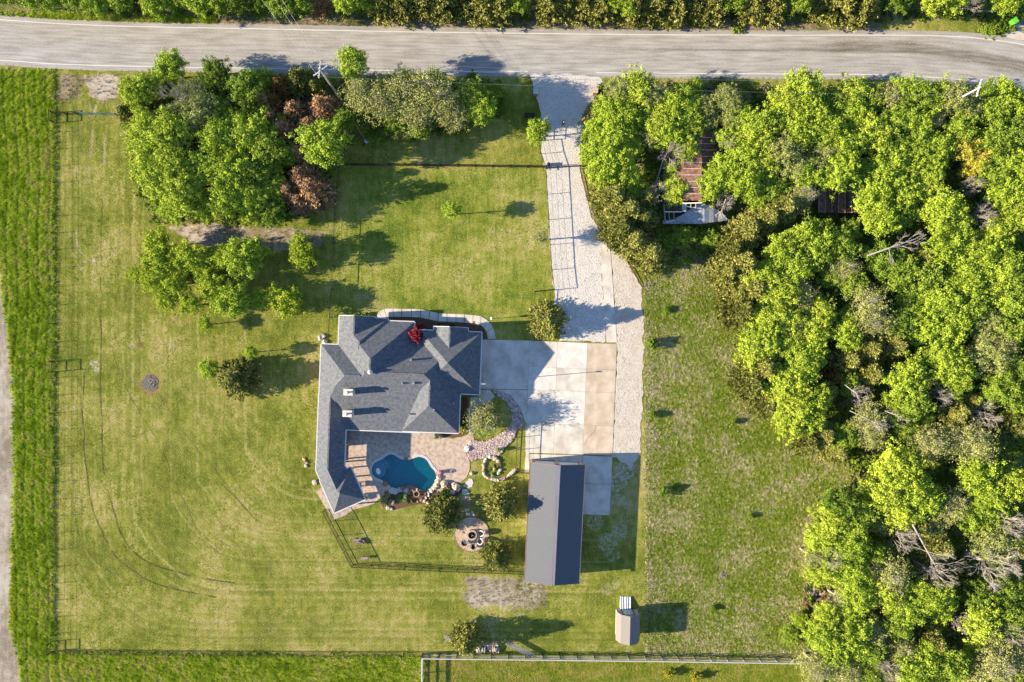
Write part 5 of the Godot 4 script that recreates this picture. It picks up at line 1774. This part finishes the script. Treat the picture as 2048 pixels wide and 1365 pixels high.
		for k in 7:
			var s0 := d * lr.randf_range(.3, .98)
			var dir := (d.normalized() * .8 + Vector3(lr.randfn(), lr.randfn() * .4 + .25, lr.randfn()) * .6).normalized()
			limbs(br, lr, s0, dir, d.length() * .18, .04, 3, .5, tips)
		part(dl, "branches", br.mesh(mats.bark_grey))
	# garden plants
	var red := [leafy(88, Color(.16, .012, .02), Color(.40, .05, .07), 20, 24, .16, .8), trunk_mesh(55, 2.2, .06, mats.bark)]
	for q in [[832, 671, 15, "crimson maple rising above the eaves in the front courtyard"], [840, 655, 8, "small crimson maple sprout on the front walk side"]]:
		var p := at(q[0], q[1], 3.2)
		var t := thing("red_maple", q[3], "tree", Vector3(p.x, 0, p.z), 0.4)
		var cr := part(t, "crown", red[0])
		cr.position.y = 3.3 if q[2] > 10 else 2.0
		cr.scale = Vector3.ONE * q[2] * K * .98
		var tr := part(t, "trunk", red[1])
		tr.scale = Vector3(.6, 1.5 if q[2] > 10 else .9, .6)
	var shrub := func(u, v, rr, dark, light, label, called, k, tall):
		var key: String = "shrub" + str(dark)
		if not kinds.has(key):
			kinds[key] = leafy(key.hash() % 4000, dark, light, 18, 24, .18, .8)
		var t := thing(called, label, "plant", at(u, v), rng.randf() * TAU)
		var f := part(t, "foliage", kinds[key])
		f.position.y = rr * K * tall * .75
		f.scale = Vector3(rr * K, rr * K * tall, rr * K)
		var s := MB.new()
		s.tube(Vector3(0, -.05, 0), Vector3(0, rr * K * tall * .7, 0), .04, .02, 5)
		part(t, "stem", s.mesh(mats.bark))
	shrub.call(925, 857, 9, Color(.30, .28, .005), Color(.62, .52, .01), "vivid yellow shrub at the back corner of the house", "garden_shrub", 0, 1.0)
	shrub.call(925, 850, 9, Color(.06, .10, .01), Color(.14, .20, .03), "dark green shrub beside the vivid yellow one", "garden_shrub", 0, 1.0)
	shrub.call(874, 872, 6, Color(.15, .22, .10), Color(.28, .36, .20), "round pale green shrub against the back wall", "garden_shrub", 0, 1.2)
	shrub.call(998, 899, 5, Color(.12, .22, .02), Color(.26, .38, .05), "single narrow green shrub at the edge of the cobbles", "garden_shrub", 0, 1.8)
	shrub.call(890, 990, 14, Color(.03, .07, .012), Color(.08, .15, .02), "dark low bush behind the pool boulders", "garden_shrub", 0, .8)
	shrub.call(868, 1000, 11, Color(.05, .045, .03), Color(.12, .10, .06), "brownish low bush behind the spill bowl", "garden_shrub", 0, .8)
	shrub.call(728, 994, 7, Color(.03, .05, .02), Color(.08, .11, .04), "dark shrub under the pavilion's corner", "garden_shrub", 0, 1.0)
	shrub.call(880, 655, 9, Color(.02, .05, .012), Color(.06, .11, .03), "dark shrub under the front gable", "garden_shrub", 0, .9)
	shrub.call(905, 655, 8, Color(.02, .05, .012), Color(.06, .11, .03), "dark shrub beside the front gable window", "garden_shrub", 0, .9)
	shrub.call(730, 632, 8, Color(.12, .20, .02), Color(.26, .36, .05), "bright green shrub before the front bedroom gable", "garden_shrub", 0, .8)
	shrub.call(712, 633, 7, Color(.12, .20, .02), Color(.26, .36, .05), "low lime shrub at the front bedroom corner", "garden_shrub", 0, .7)
	for q in [[1301, 687, 12, 1.3], [1304, 829, 8, 1.4], [1325, 980, 11, 1.3], [1464, 843, 6, 1.6], [1500, 1030, 6, 1.2], [1425, 1215, 7, 1.0], [1332, 620, 8, 1.0]]:
		shrub.call(q[0], q[1], q[2], Color(.09, .16, .015), Color(.22, .30, .04), "small self-sown green bush in the rough field", "field_bush", 0, q[3])
		get_child(get_child_count() - 1).set_meta("group", "bushes in the rough field")
	for q in [[1335, 1344], [1388, 1350]]:
		shrub.call(q[0], q[1], 9, Color(.26, .24, .02), Color(.46, .42, .05), "low golden bush in the paddock behind the white fence", "field_bush", 0, 1.3)
		get_child(get_child_count() - 1).set_meta("group", "golden bushes in the paddock")
	# spiky yuccas and grasses round the pool and in the stone ring
	for q in [[768, 1000, 12, "straw-yellow clump of ornamental grass behind the pool", Color(.42, .36, .12)], [783, 1004, 9, "greyish spiky plant among the pool grasses", Color(.26, .26, .16)], [776, 990, 8, "yellow-green grass clump beside the pool boulders", Color(.34, .33, .10)], [805, 994, 15, "large green yucca behind the pool", Color(.12, .20, .05)], [820, 1002, 8, "small dark green yucca at the lawn edge behind the pool", Color(.07, .12, .03)], [984, 938, 9, "yellow-green yucca inside the stone ring bed", Color(.32, .31, .10)], [980, 950, 8, "green agave inside the stone ring bed", Color(.20, .26, .10)], [992, 932, 7, "dark spiky yucca inside the stone ring bed", Color(.12, .14, .06)]]:
		var t := thing("yucca", q[3], "plant", at(q[0], q[1]))
		var b := MB.new()
		for i in 90:
			var a := rng.randf() * TAU
			var d := Vector3(cos(a), rng.randf_range(.25, 1.3), sin(a)).normalized()
			var l: float = q[2] * K * rng.randf_range(.7, 1.15)
			b.col = q[4] * rng.randf_range(.7, 1.2)
			b.leaf(Vector3(0, .1, 0) + d * l * .5, d.cross(Vector3(-sin(a), 0, cos(a))), d, l, .09)
		part(t, "leaves", b.mesh(mats.leaves))

# ---------------------------------------------------------------- grass
func tuft(seed_: int, blades: int, w: float, lean: float) -> ArrayMesh:
	var r := RandomNumberGenerator.new()
	r.seed = seed_
	var b := MB.new()
	for i in blades:
		var a := r.randf() * TAU
		var o := Vector3(cos(a), 0, sin(a)) * r.randf_range(0, .55)
		var d := Vector3(cos(a) * lean * r.randf_range(.2, 1), r.randf_range(.6, 1.0), sin(a) * lean * r.randf_range(.2, 1))
		var s := Vector3(-sin(a), 0, cos(a)).rotated(Vector3.UP, r.randf_range(-.8, .8)) * w
		b.col = Color(1, 1, 1) * r.randf_range(.75, 1.15)
		b.tri(o - s, o + s, o + d)
	return b.mesh(mats.blades)

func sow(called: String, label: String, m: Mesh, n: int, box: Array, ok: Array, size: Vector2, height: Vector2, cols: Array, seed_: int, freq: float) -> void:
	var r := RandomNumberGenerator.new()
	r.seed = seed_
	var f := FastNoiseLite.new()
	f.seed = seed_
	f.frequency = freq
	f.fractal_octaves = 3
	var xf := []
	var cl := []
	var tries := 0
	while xf.size() < n and tries < n * 8:
		tries += 1
		var p := at(r.randf_range(box[0], box[2]), r.randf_range(box[1], box[3]))
		if not zone_at(p + Vector3(r.randfn() * .22, 0, r.randfn() * .22)) in ok:
			continue
		if hard(p):
			continue
		if called == "meadow_grass" and p.x < -66.0 and r.randf() < .8:  # drill rows run along the strip
			var row := fposmod(p.x + .35 * sin(p.z * .09) + .2 * sin(p.z * .31), 1.55)
			if row < .34:
				continue
		var drift := f.get_noise_2d(p.x * .13, p.z * .13) * .6
		if called == "field_grass":  # dead straw gathers along the fence and the back boundary
			drift += .34 * exp(-(p.x - 19.6) / 2.2) + .34 * exp(-(45.8 - p.z) / 2.4) - .06
		var t := clampf(f.get_noise_2d(p.x, p.z) * .9 + drift + .47 + r.randf_range(-.4, .4), 0, .999) * (cols.size() - 1)
		var k := int(t)
		var cc: Color = cols[k].lerp(cols[k + 1], t - k) * r.randf_range(.8, 1.2)
		var s := r.randf_range(size.x, size.y)
		var h := r.randf_range(height.x, height.y) * (.75 + .5 * clampf(f.get_noise_2d(p.z * 2.3, p.x * 2.3) + .5, 0, 1))
		xf.append(Transform3D(Basis(Vector3.UP, r.randf() * TAU).scaled(Vector3(s, h, s)), p))
		cl.append(cc)
	var mm := MultiMesh.new()
	mm.transform_format = MultiMesh.TRANSFORM_3D
	mm.use_colors = true
	mm.mesh = m
	mm.instance_count = xf.size()
	for i in xf.size():
		mm.set_instance_transform(i, xf[i])
		mm.set_instance_color(i, cl[i])
	var o := MultiMeshInstance3D.new()
	o.multimesh = mm
	put(self, o, called)
	tag(o, label, "grass", "", "stuff")

var paved := []
func hard(p: Vector3) -> bool:
	var q := Vector2(p.x, p.z)
	for a in paved:
		if a[0].has_point(q) and Geometry2D.is_point_in_polygon(q, a[1]):
			return true
	return false

func pave(p: Array) -> void:
	var f := flat(p)
	var r := Rect2(f[0], Vector2.ZERO)
	for q in f:
		r = r.expand(q)
	paved.append([r, f])

func grass() -> void:
	var band := []
	for i in range(0, ROAD_N.size(), 2):
		band.append(ROAD_N[i])
		band.append(ROAD_N[i + 1] - 3)
	for i in range(ROAD_S.size() - 2, -1, -2):
		band.append(ROAD_S[i])
		band.append(ROAD_S[i + 1] + 2)
	pave(band)
	pave([1060, 149, 1206, 153, 1186, 205, 1163, 262, 1160, 335, 1199, 462, 1219, 462, 1287, 575, 1285, 905, 1224, 930, 1219, 1031, 1158, 1030, 1158, 1160, 1048, 1160, 1058, 945, 1050, 945, 1050, 870, 1035, 810, 1000, 780, 988, 800, 955, 880, 938, 905, 940, 940, 925, 966, 900, 1000, 850, 1008, 790, 1020, 758, 1005, 700, 1022, 668, 1042, 640, 990, 645, 700, 690, 640, 755, 625, 790, 617, 870, 624, 960, 632, 990, 660, 992, 680, 1112, 682, 1107, 575, 1093, 340, 1083, 290])
	pave([1232, 1222, 1275, 1222, 1275, 1275, 1232, 1275])
	var ring := []
	for i in 24:
		ring.append(943.5 + 33 * cos(TAU * i / 24))
		ring.append(1069 + 35 * sin(TAU * i / 24))
	pave(ring)
	pave([930, 890, 1000, 885, 1045, 820, 1045, 850, 1010, 905, 940, 925])
	sow("lawn_grass", "short mown grass blades all over the lawns", tuft(1, 6, .2, .9), 215000, [-20, -20, 2068, 1385], [MOWN, FRONT, PASTURE], Vector2(.06, .13), Vector2(.02, .06), [Color(.15, .20, .02), Color(.29, .315, .035), Color(.39, .375, .055), Color(.50, .43, .17)], 21, .16)
	sow("field_grass", "rough tussocky grass with dry straw across the field beside the woods", tuft(2, 10, .15, 1.2), 70000, [1285, 500, 1720, 1320], [FIELD], Vector2(.10, .28), Vector2(.08, .30), [Color(.24, .34, .025), Color(.34, .43, .045), Color(.40, .45, .09), Color(.52, .49, .21), Color(.66, .58, .40)], 22, 1.3)
	sow("meadow_grass", "tall bright meadow grass along the outer edge of the side fence", tuft(3, 11, .12, 1.2), 66000, [-40, 20, 850, 1400], [TALL], Vector2(.12, .28), Vector2(.16, .42), [Color(.32, .42, .03), Color(.46, .55, .05), Color(.58, .64, .09), Color(.60, .56, .22)], 23, .5)
	sow("pasture_grass", "loose longer grass in the paddock behind the white fence", tuft(4, 9, .14, 1.2), 16000, [850, 1318, 2068, 1385], [PASTURE], Vector2(.12, .24), Vector2(.05, .15), [Color(.20, .27, .02), Color(.32, .34, .04), Color(.42, .37, .10)], 24, .5)
	sow("undergrowth", "low leafy undergrowth filling the floor of the woods", leafy(4242, Color(.75, .75, .7), Color(1.2, 1.2, 1.1), 14, 12, .2, .8), 5200, [180, -20, 2068, 1385], [WOODS, GROVE], Vector2(.5, 1.15), Vector2(.45, 1.1), [Color(.12, .19, .02), Color(.19, .27, .03), Color(.27, .35, .05), Color(.28, .26, .11)], 25, .25)
	sow("wood_floor_plants", "thin green weeds between the undergrowth of the woods", tuft(5, 12, .2, 1.4), 22000, [180, -20, 2068, 1385], [WOODS, GROVE], Vector2(.25, .5), Vector2(.12, .4), [Color(.07, .11, .02), Color(.13, .19, .03), Color(.20, .25, .05), Color(.26, .22, .13)], 27, .25)
	sow("verge_weeds", "dry tan weeds on the road verges and bare patches", tuft(6, 9, .10, .9), 9000, [-20, 0, 2068, 1250], [DRY, LITTER, BARE], Vector2(.14, .3), Vector2(.08, .3), [Color(.13, .16, .03), Color(.28, .24, .12), Color(.40, .33, .22), Color(.45, .40, .31)], 26, .25)

# ---------------------------------------------------------------- yard things
func yard() -> void:
	var r := RandomNumberGenerator.new()
	r.seed = 909
	# cobble bed: too many stones to count
	var mm := MultiMesh.new()
	mm.transform_format = MultiMesh.TRANSFORM_3D
	mm.use_colors = true
	mm.mesh = rock_mesh(12, mats.pebbles, 6)
	var bed := [flat([930, 893, 944, 880, 958, 883, 975, 882, 990, 876, 1012, 862, 1022, 853, 1032, 850, 1031, 870, 1022, 884, 1008, 896, 1002, 908, 985, 914, 968, 915, 945, 922, 938, 915]), flat([985, 782, 1003, 784, 1022, 794, 1036, 813, 1044, 835, 1042, 856, 1030, 860, 1022, 850, 1026, 830, 1018, 808, 1004, 796])]
	var spots := []
	while spots.size() < 3400:
		var p := Vector2(at(r.randf_range(928, 1048), 0).x, at(0, r.randf_range(780, 924)).z)
		if Geometry2D.is_point_in_polygon(p, bed[0]) or Geometry2D.is_point_in_polygon(p, bed[1]):
			spots.append(p)
	mm.instance_count = spots.size()
	for i in spots.size():
		var s := r.randf_range(.07, .2)
		mm.set_instance_transform(i, Transform3D(Basis(Vector3.UP, r.randf() * TAU).scaled(Vector3(s * r.randf_range(.8, 1.4), s * .7, s)), Vector3(spots[i].x, .05 + s * .3, spots[i].y)))
		var tone: Color = [Color(.48, .33, .29), Color(.56, .47, .44), Color(.42, .36, .40), Color(.36, .25, .21), Color(.62, .54, .47)][r.randi() % 5]
		mm.set_instance_color(i, tone * r.randf_range(.75, 1.1))
	var o := MultiMeshInstance3D.new()
	o.multimesh = mm
	put(self, o, "cobbles")
	tag(o, "pinkish grey cobbles filling the bed between patio and driveway", "cobbles", "", "stuff")
	var b := MB.new()
	for q in bed:
		b.slab(q, 0, .03)
	structure("cobble_bed", "brown soil bed under the cobbles between patio and driveway", "garden bed", b.mesh(mats.stone_brown))
	# stone ring and its tail, stone by stone
	var line := smooth(PackedVector2Array([Vector2(972, 917), Vector2(968, 926), Vector2(967, 940), Vector2(969, 950), Vector2(977, 956), Vector2(988, 959.5), Vector2(1000, 959.5), Vector2(1010, 957), Vector2(1019, 950), Vector2(1027, 943), Vector2(1031, 940)]), 3, false)
	var rocks := []
	for k in 5:
		rocks.append(rock_mesh(200 + k, [mats.stone_tan, mats.stone_grey, mats.stone_brown][k % 3], 6))
	for q in line:
		var s := part(self, "border_stone", rocks[r.randi() % 5])
		tag(s, "rough stone in the low curving wall near the workshop", "stone", "stones of the low curving wall")
		s.position = at(q.x, q.y) + Vector3(r.randf_range(-.05, .05), .12, 0)
		s.scale = Vector3(.3, .26, .26) * r.randf_range(.8, 1.25)
		s.rotation.y = r.randf() * TAU
	for q in [[990, 917], [996, 922], [999, 930], [1000, 940], [997, 947], [988, 914], [980, 914]]:
		var s := part(self, "border_stone", rocks[r.randi() % 5])
		tag(s, "dark rough stone on the far side of the yucca bed", "stone", "stones behind the yucca bed")
		s.position = at(q[0], q[1]) + Vector3(0, .12, 0)
		s.scale = Vector3(.4, .34, .36) * r.randf_range(.8, 1.2)
		s.rotation.y = r.randf() * TAU
	# stepping stones to the fire pit
	var k2 := 0
	for q in [[[938, 957, 944, 958, 947, 966, 944, 974, 936, 977, 926, 973, 930, 967], "stone_grey", "long pale flagstone at the patio end of the stepping path"], [[925, 979, 936, 980, 938, 988, 930, 992, 924, 988], "stone_grey", "bluish flagstone second along the stepping path"], [[926, 993, 938, 991, 941, 998, 928, 1000], "stone_tan", "tan flagstone in the middle of the stepping path"], [[925, 1003, 942, 1001, 942, 1007, 926, 1009], "stone_brown", "reddish flagstone in the middle of the stepping path"], [[927, 1012, 941, 1010, 942, 1014, 928, 1016], "stone_brown", "narrow dark flagstone of the stepping path"], [[928, 1018, 939, 1017, 938, 1023, 930, 1024], "stone_tan", "yellowish flagstone near the fire pit end of the path"], [[942, 1022, 946, 1022, 950, 1032, 946, 1033], "stone_grey", "narrow pale slab beside the last flagstones of the path"], [[921, 1022, 928, 1022, 928, 1032, 925, 1032], "stone_brown", "brownish slab left at the fire pit end of the path"], [[931, 1026, 940, 1026, 940, 1031, 932, 1032], "stone_grey", "small shaded flagstone touching the fire pit patio"]]:
		var s := MB.new()
		s.slab(rough_edge(flat(q[0]), .3, .04, r), 0, .06)
		var sm := part(self, "flagstone", s.mesh(mats[q[1]]))
		tag(sm, q[2], "flagstone")
	# fire pit patio: rings of small pavers
	var fp := thing("fire_pit_patio", "round patio of small tan pavers under the fire pit", "patio", at(943.5, 1069))
	var paver := MB.new()
	paver.box(Vector3(0, .02, 0), Vector3(.255, .06, .175))
	var tones := [paver.mesh(mats.stone_tan), paver.mesh(surface("paver_sand", [Color(.44, .33, .22), Color(.50, .39, .27), Color(.56, .46, .34)], 1.2, .9, .04, .3)), paver.mesh(surface("paver_rose", [Color(.36, .24, .17), Color(.43, .30, .22), Color(.50, .37, .28)], 1.2, .9, .04, .3))]
	var base := MB.new()
	base.lathe(Vector3.ZERO, [Vector2(0, .03), Vector2(2.5, .03), Vector2(2.5, 0)], 40)
	for i in base.n.size():
		base.n[i] = Vector3.UP
	part(fp, "bedding", base.mesh(mats.stone_brown))
	var rest := MB.new()
	for ring in 13:
		var rad := .28 + ring * .182
		var nn := maxi(6, int(TAU * rad / .27))
		for i in nn:
			var a := TAU * i / nn + ring * .3
			var pos := Vector3(cos(a) * rad, .02, sin(a) * rad)
			if rad > 1.35:
				var s := part(fp, "paver", tones[r.randi() % 3])
				s.position = pos
				s.rotation.y = -a + PI / 2
			else:
				rest.box(pos + Vector3(0, .02, 0), Vector3(.255, .06, .175), Basis(Vector3.UP, -a + PI / 2))
	var rs := part(fp, "inner_pavers", rest.mesh(mats.stone_tan))
	rs.set_meta("kind", "stuff")
	var edge := MB.new()
	for i in 60:
		var a := TAU * i / 60
		edge.box(Vector3(cos(a) * 2.53, .04, sin(a) * 2.53), Vector3(.25, .1, .09), Basis(Vector3.UP, -a + PI / 2))
	part(fp, "edging", edge.mesh(mats.stone_brown))
	var pit := thing("fire_pit", "round stone fire pit with a black steel ring and burnt logs", "fire pit", at(943.5, 1069.5) + Vector3(0, .07, 0))
	for layer in 2:
		for i in 14:
			var s := MB.new()
			var a := TAU * (i + layer * .5) / 14
			s.box(Vector3(cos(a) * .62, .11 + layer * .2, sin(a) * .62), Vector3(.27, .19, .3), Basis(Vector3.UP, -a + PI / 2))
			part(pit, "block", s.mesh([mats.stone_tan, tones[1].surface_get_material(0), tones[2].surface_get_material(0)][(i + layer) % 3]))
	var st := MB.new()
	st.lathe(Vector3.ZERO, [Vector2(.5, .42), Vector2(.5, .46), Vector2(.42, .46), Vector2(.40, .1), Vector2(0, .1)], 20)
	part(pit, "steel_ring", st.mesh(mats.dark))
	for i in 4:
		var s := MB.new()
		var a := r.randf() * TAU
		s.tube(Vector3(cos(a) * .3, .14, sin(a) * .3), Vector3(-cos(a) * .25, .32, -sin(a) * .25), .05, .04, 6)
		part(pit, "log", s.mesh(mats.stone_brown if i % 2 else mats.weathered_wood))
	# chairs round the fire: barrel shells on legs
	for q in [[962, 1065.5, 0.1, "white barrel chair on the workshop side of the fire pit", "white"], [959.5, 1081, -.6, "white barrel chair angled at the south-east of the fire pit", "white"], [946.5, 1091, -1.5, "grey sling chair with its back to the garden fence", "galvanised"], [929.5, 1083, -2.4, "dark reclined chair with a pale towel by the fire pit", "black_wire"]]:
		var ch := thing("patio_chair", q[3], "chair", at(q[0], q[1]) + Vector3(0, .055, 0), q[2])
		var s := MB.new()
		var shell: Material = mats[q[4]]
		for i in 14:
			var a0 := lerpf(-1.9, 1.9, i / 14.0)
			var a1 := lerpf(-1.9, 1.9, (i + 1) / 14.0)
			var t0 := .55 + .35 * cos(a0 * .8)
			var t1 := .55 + .35 * cos(a1 * .8)
			s.hexa([Vector3(cos(a0) * .34, .35, -sin(a0) * .34), Vector3(cos(a0) * .42, .35, -sin(a0) * .42), Vector3(cos(a1) * .42, .35, -sin(a1) * .42), Vector3(cos(a1) * .34, .35, -sin(a1) * .34), Vector3(cos(a0) * .38, t0, -sin(a0) * .38), Vector3(cos(a0) * .47, t0, -sin(a0) * .47), Vector3(cos(a1) * .47, t1, -sin(a1) * .47), Vector3(cos(a1) * .38, t1, -sin(a1) * .38)])
		part(ch, "shell", s.mesh(shell))
		s = MB.new()
		s.box(Vector3(-.02, .40, 0), Vector3(.52, .1, .5))
		part(ch, "seat", s.mesh(mats.black_wire if q[4] != "black_wire" else mats.white))
		s = MB.new()
		s.box(Vector3(.26, .6, 0), Vector3(.08, .34, .42), Basis(Vector3(0, 0, 1), -.2))
		part(ch, "cushion", s.mesh(mats.black_wire))
		for x in [-.26, .26]:
			for z in [-.24, .24]:
				s = MB.new()
				s.tube(Vector3(x * 1.2, 0, z * 1.2), Vector3(x, .37, z), .022, .022, 5)
				part(ch, "leg", s.mesh(mats.white))
	# burn pit on the side lawn
	var bp := thing("burn_pit", "round black burn pit with ash and charred sticks in scorched grass", "burn pit", at(300, 767))
	b = MB.new()
	b.slab(rough_edge(smooth(PackedVector2Array(range(10).map(func(i): return Vector2.from_angle(TAU * i / 10) * 1.2)), 2), .3, .12, r), 0, .035)
	part(bp, "ash_bed", b.mesh(mats.ash))
	for i in 16:
		var s := MB.new()
		var a := r.randf() * TAU
		var c := Vector3(r.randf_range(-.8, .8), .08, r.randf_range(-.8, .8))
		s.tube(c, c + Vector3(cos(a), .08, sin(a)) * r.randf_range(.3, .8), .035, .02, 5)
		part(bp, "stick", s.mesh(mats.stone_brown if i % 3 else mats.stone_grey))
	# logs and junk
	var wp := thing("log_pile", "pile of split brown logs on the garden lawn", "log pile", at(719, 1082), -.1)
	for i in 16:
		var s := MB.new()
		var c := Vector3(r.randf_range(-.7, .7), .12 + .14 * (i / 6), r.randf_range(-.3, .3))
		var a := r.randf_range(-.5, .5)
		s.tube(c - Vector3(cos(a), 0, sin(a)) * .35, c + Vector3(cos(a), r.randf_range(-.1, .1), sin(a)) * .35, .11, .1, 7)
		part(wp, "log", s.mesh(mats.stone_brown if i % 3 else mats.weathered_wood))
	var lb := thing("log_bench", "short split-log bench on the garden lawn near the corner post", "bench", at(731, 1115), .1)
	b = MB.new()
	b.box(Vector3(0, .42, 0), Vector3(1.3, .1, .34))
	part(lb, "seat", b.mesh(mats.weathered_wood))
	for x in [-.45, .45]:
		b = MB.new()
		b.tube(Vector3(x, 0, 0), Vector3(x, .37, 0), .14, .13, 8)
		part(lb, "leg", b.mesh(mats.stone_brown))
	var fw := thing("woodpile", "stack of weathered logs and boards in the shade by the back fence", "woodpile", at(976, 1298))
	for i in 34:
		var s := MB.new()
		var c := Vector3(r.randf_range(-1.7, 1.7), .12 + .17 * (i / 14), r.randf_range(-.3, .3))
		s.tube(c + Vector3(r.randf_range(-.1, .1), 0, -.3), c + Vector3(r.randf_range(-.1, .1), 0, .3), r.randf_range(.08, .13), .09, 7)
		part(fw, "log", s.mesh([mats.stone_grey, mats.weathered_wood, mats.stone_brown][r.randi() % 3]))
	for z in [-1.0, -.75]:
		b = MB.new()
		b.beam(Vector3(-1.8, .5, z), Vector3(1.3, .5, z), .1, .1)
		part(fw, "pole", b.mesh(mats.weathered_wood))
	var pail := thing("white_bucket", "pale upturned bucket standing beside the woodpile", "bucket", at(994, 1290))
	b = MB.new()
	b.lathe(Vector3.ZERO, [Vector2(.2, 0), Vector2(.16, .4), Vector2(0, .4)], 14)
	part(pail, "pail", b.mesh(mats.cream))
	b = MB.new()
	b.lathe(Vector3.ZERO, [Vector2(.215, .0), Vector2(.215, .03)], 14)
	part(pail, "rim", b.mesh(mats.galvanised))
	var lt := thing("lattice_ramp", "long galvanised lattice ramp propped against the back fence", "ramp", at(1015, 1283))
	var e := at(1067, 1309) - lt.position
	var side := e.cross(Vector3.UP).normalized() * .32
	var low := Vector3(0, .75, 0)
	var high := Vector3(0, .6, 0)
	for s in [-1.0, -.33, .33, 1.0]:
		b = MB.new()
		b.beam(low + side * s, e + high + side * s, .06, .08)
		part(lt, "rail", b.mesh(mats.galvanised))
	for i in 16:
		b = MB.new()
		b.beam(low.lerp(e + high, i / 15.0) - side, low.lerp(e + high, i / 15.0) + side, .07, .03)
		part(lt, "rung", b.mesh(mats.galvanised))
	for q in [0.1, .9]:
		b = MB.new()
		var c: Vector3 = e * q
		b.tube(c + side, c + side + Vector3(0, .68, 0), .03, .03, 5)
		b.tube(c - side, c - side + Vector3(0, .68, 0), .03, .03, 5)
		part(lt, "stand", b.mesh(mats.galvanised))
	for q in [[897, 1277, 9, "pale heap of twigs and stones beside the leaning cedar"], [1443, 1150, 5, "small heap of pale twigs in the rough field"]]:
		var tw := thing("brush_heap", q[3], "brush heap", at(q[0], q[1]))
		for i in 26:
			var s := MB.new()
			var a := r.randf() * TAU
			var c: Vector3 = Vector3(r.randf_range(-1, 1), 0, r.randf_range(-1, 1)) * q[2] * K * .7
			s.tube(c + Vector3(0, r.randf_range(.05, .3), 0), c + Vector3(cos(a) * .5, r.randf_range(.05, .4), sin(a) * .5), .03, .015, 4)
			part(tw, "stick", s.mesh(mats.bark_grey))
	# the front yard lantern
	var la := thing("garden_lantern", "small white lantern on a dark post beside the curving walk", "lantern", at(984, 638))
	b = MB.new()
	b.tube(Vector3.ZERO, Vector3(0, 1.6, 0), .04, .04, 7)
	part(la, "post", b.mesh(mats.black_metal))
	b = MB.new()
	b.lathe(Vector3(0, 1.55, 0), [Vector2(.08, 0), Vector2(.19, .3), Vector2(.22, .34), Vector2(0, .5)], 8)
	part(la, "head", b.mesh(mats.white))
	# the bin at the neighbour's drive
	var bin := thing("wheeled_bin", "lime green bin tipped beside the neighbour's drive", "bin", at(2021, 47), .6)
	b = MB.new()
	b.hexa([Vector3(-.25, .0, .28), Vector3(.25, .0, .28), Vector3(.25, .0, -.28), Vector3(-.25, .0, -.28), Vector3(-.34, 1.0, .38), Vector3(.34, 1.0, .38), Vector3(.34, 1.0, -.38), Vector3(-.34, 1.0, -.38)])
	part(bin, "body", b.mesh(mats.green_plastic))
	b = MB.new()
	b.box(Vector3(0, 1.04, .02), Vector3(.74, .07, .82))
	part(bin, "lid", b.mesh(mats.green_plastic))
	for x in [-.3, .3]:
		b = MB.new()
		b.tube(Vector3(x, .1, -.33), Vector3(x * 1.2, .1, -.33), .1, .1, 10)
		part(bin, "wheel", b.mesh(mats.dark))
	b = MB.new()
	b.slab(rough_edge(flat([2005, 74, 2075, 84, 2200, 60, 2200, -60, 2040, -40, 2018, 30]), .6, .15, r), 0, .025)
	structure("neighbour_drive", "grey gravel drive opening off the far side of the road", "driveway", b.mesh(mats.dirt_gravel))
	# outdoor table under the pavilion's edge
	var tb := thing("patio_table", "low wooden table half under the pavilion roof", "table", at(716, 969))
	b = MB.new()
	b.box(Vector3(0, .72, 0), Vector3(1.3, .06, .8))
	part(tb, "top", b.mesh(mats.weathered_wood))
	for x in [-.55, .55]:
		for z in [-.3, .3]:
			b = MB.new()
			b.box(Vector3(x, .35, z), Vector3(.07, .7, .07))
			part(tb, "leg", b.mesh(mats.weathered_wood))
	# two blue posts by the neighbour's fence
	fence("neighbour_rail", "short pale rail fence beside the neighbour's drive", "fence", [1955, 28, 1985, 26], 1.0, 1.1, .05, mats.galvanised, [.95, .5], [])
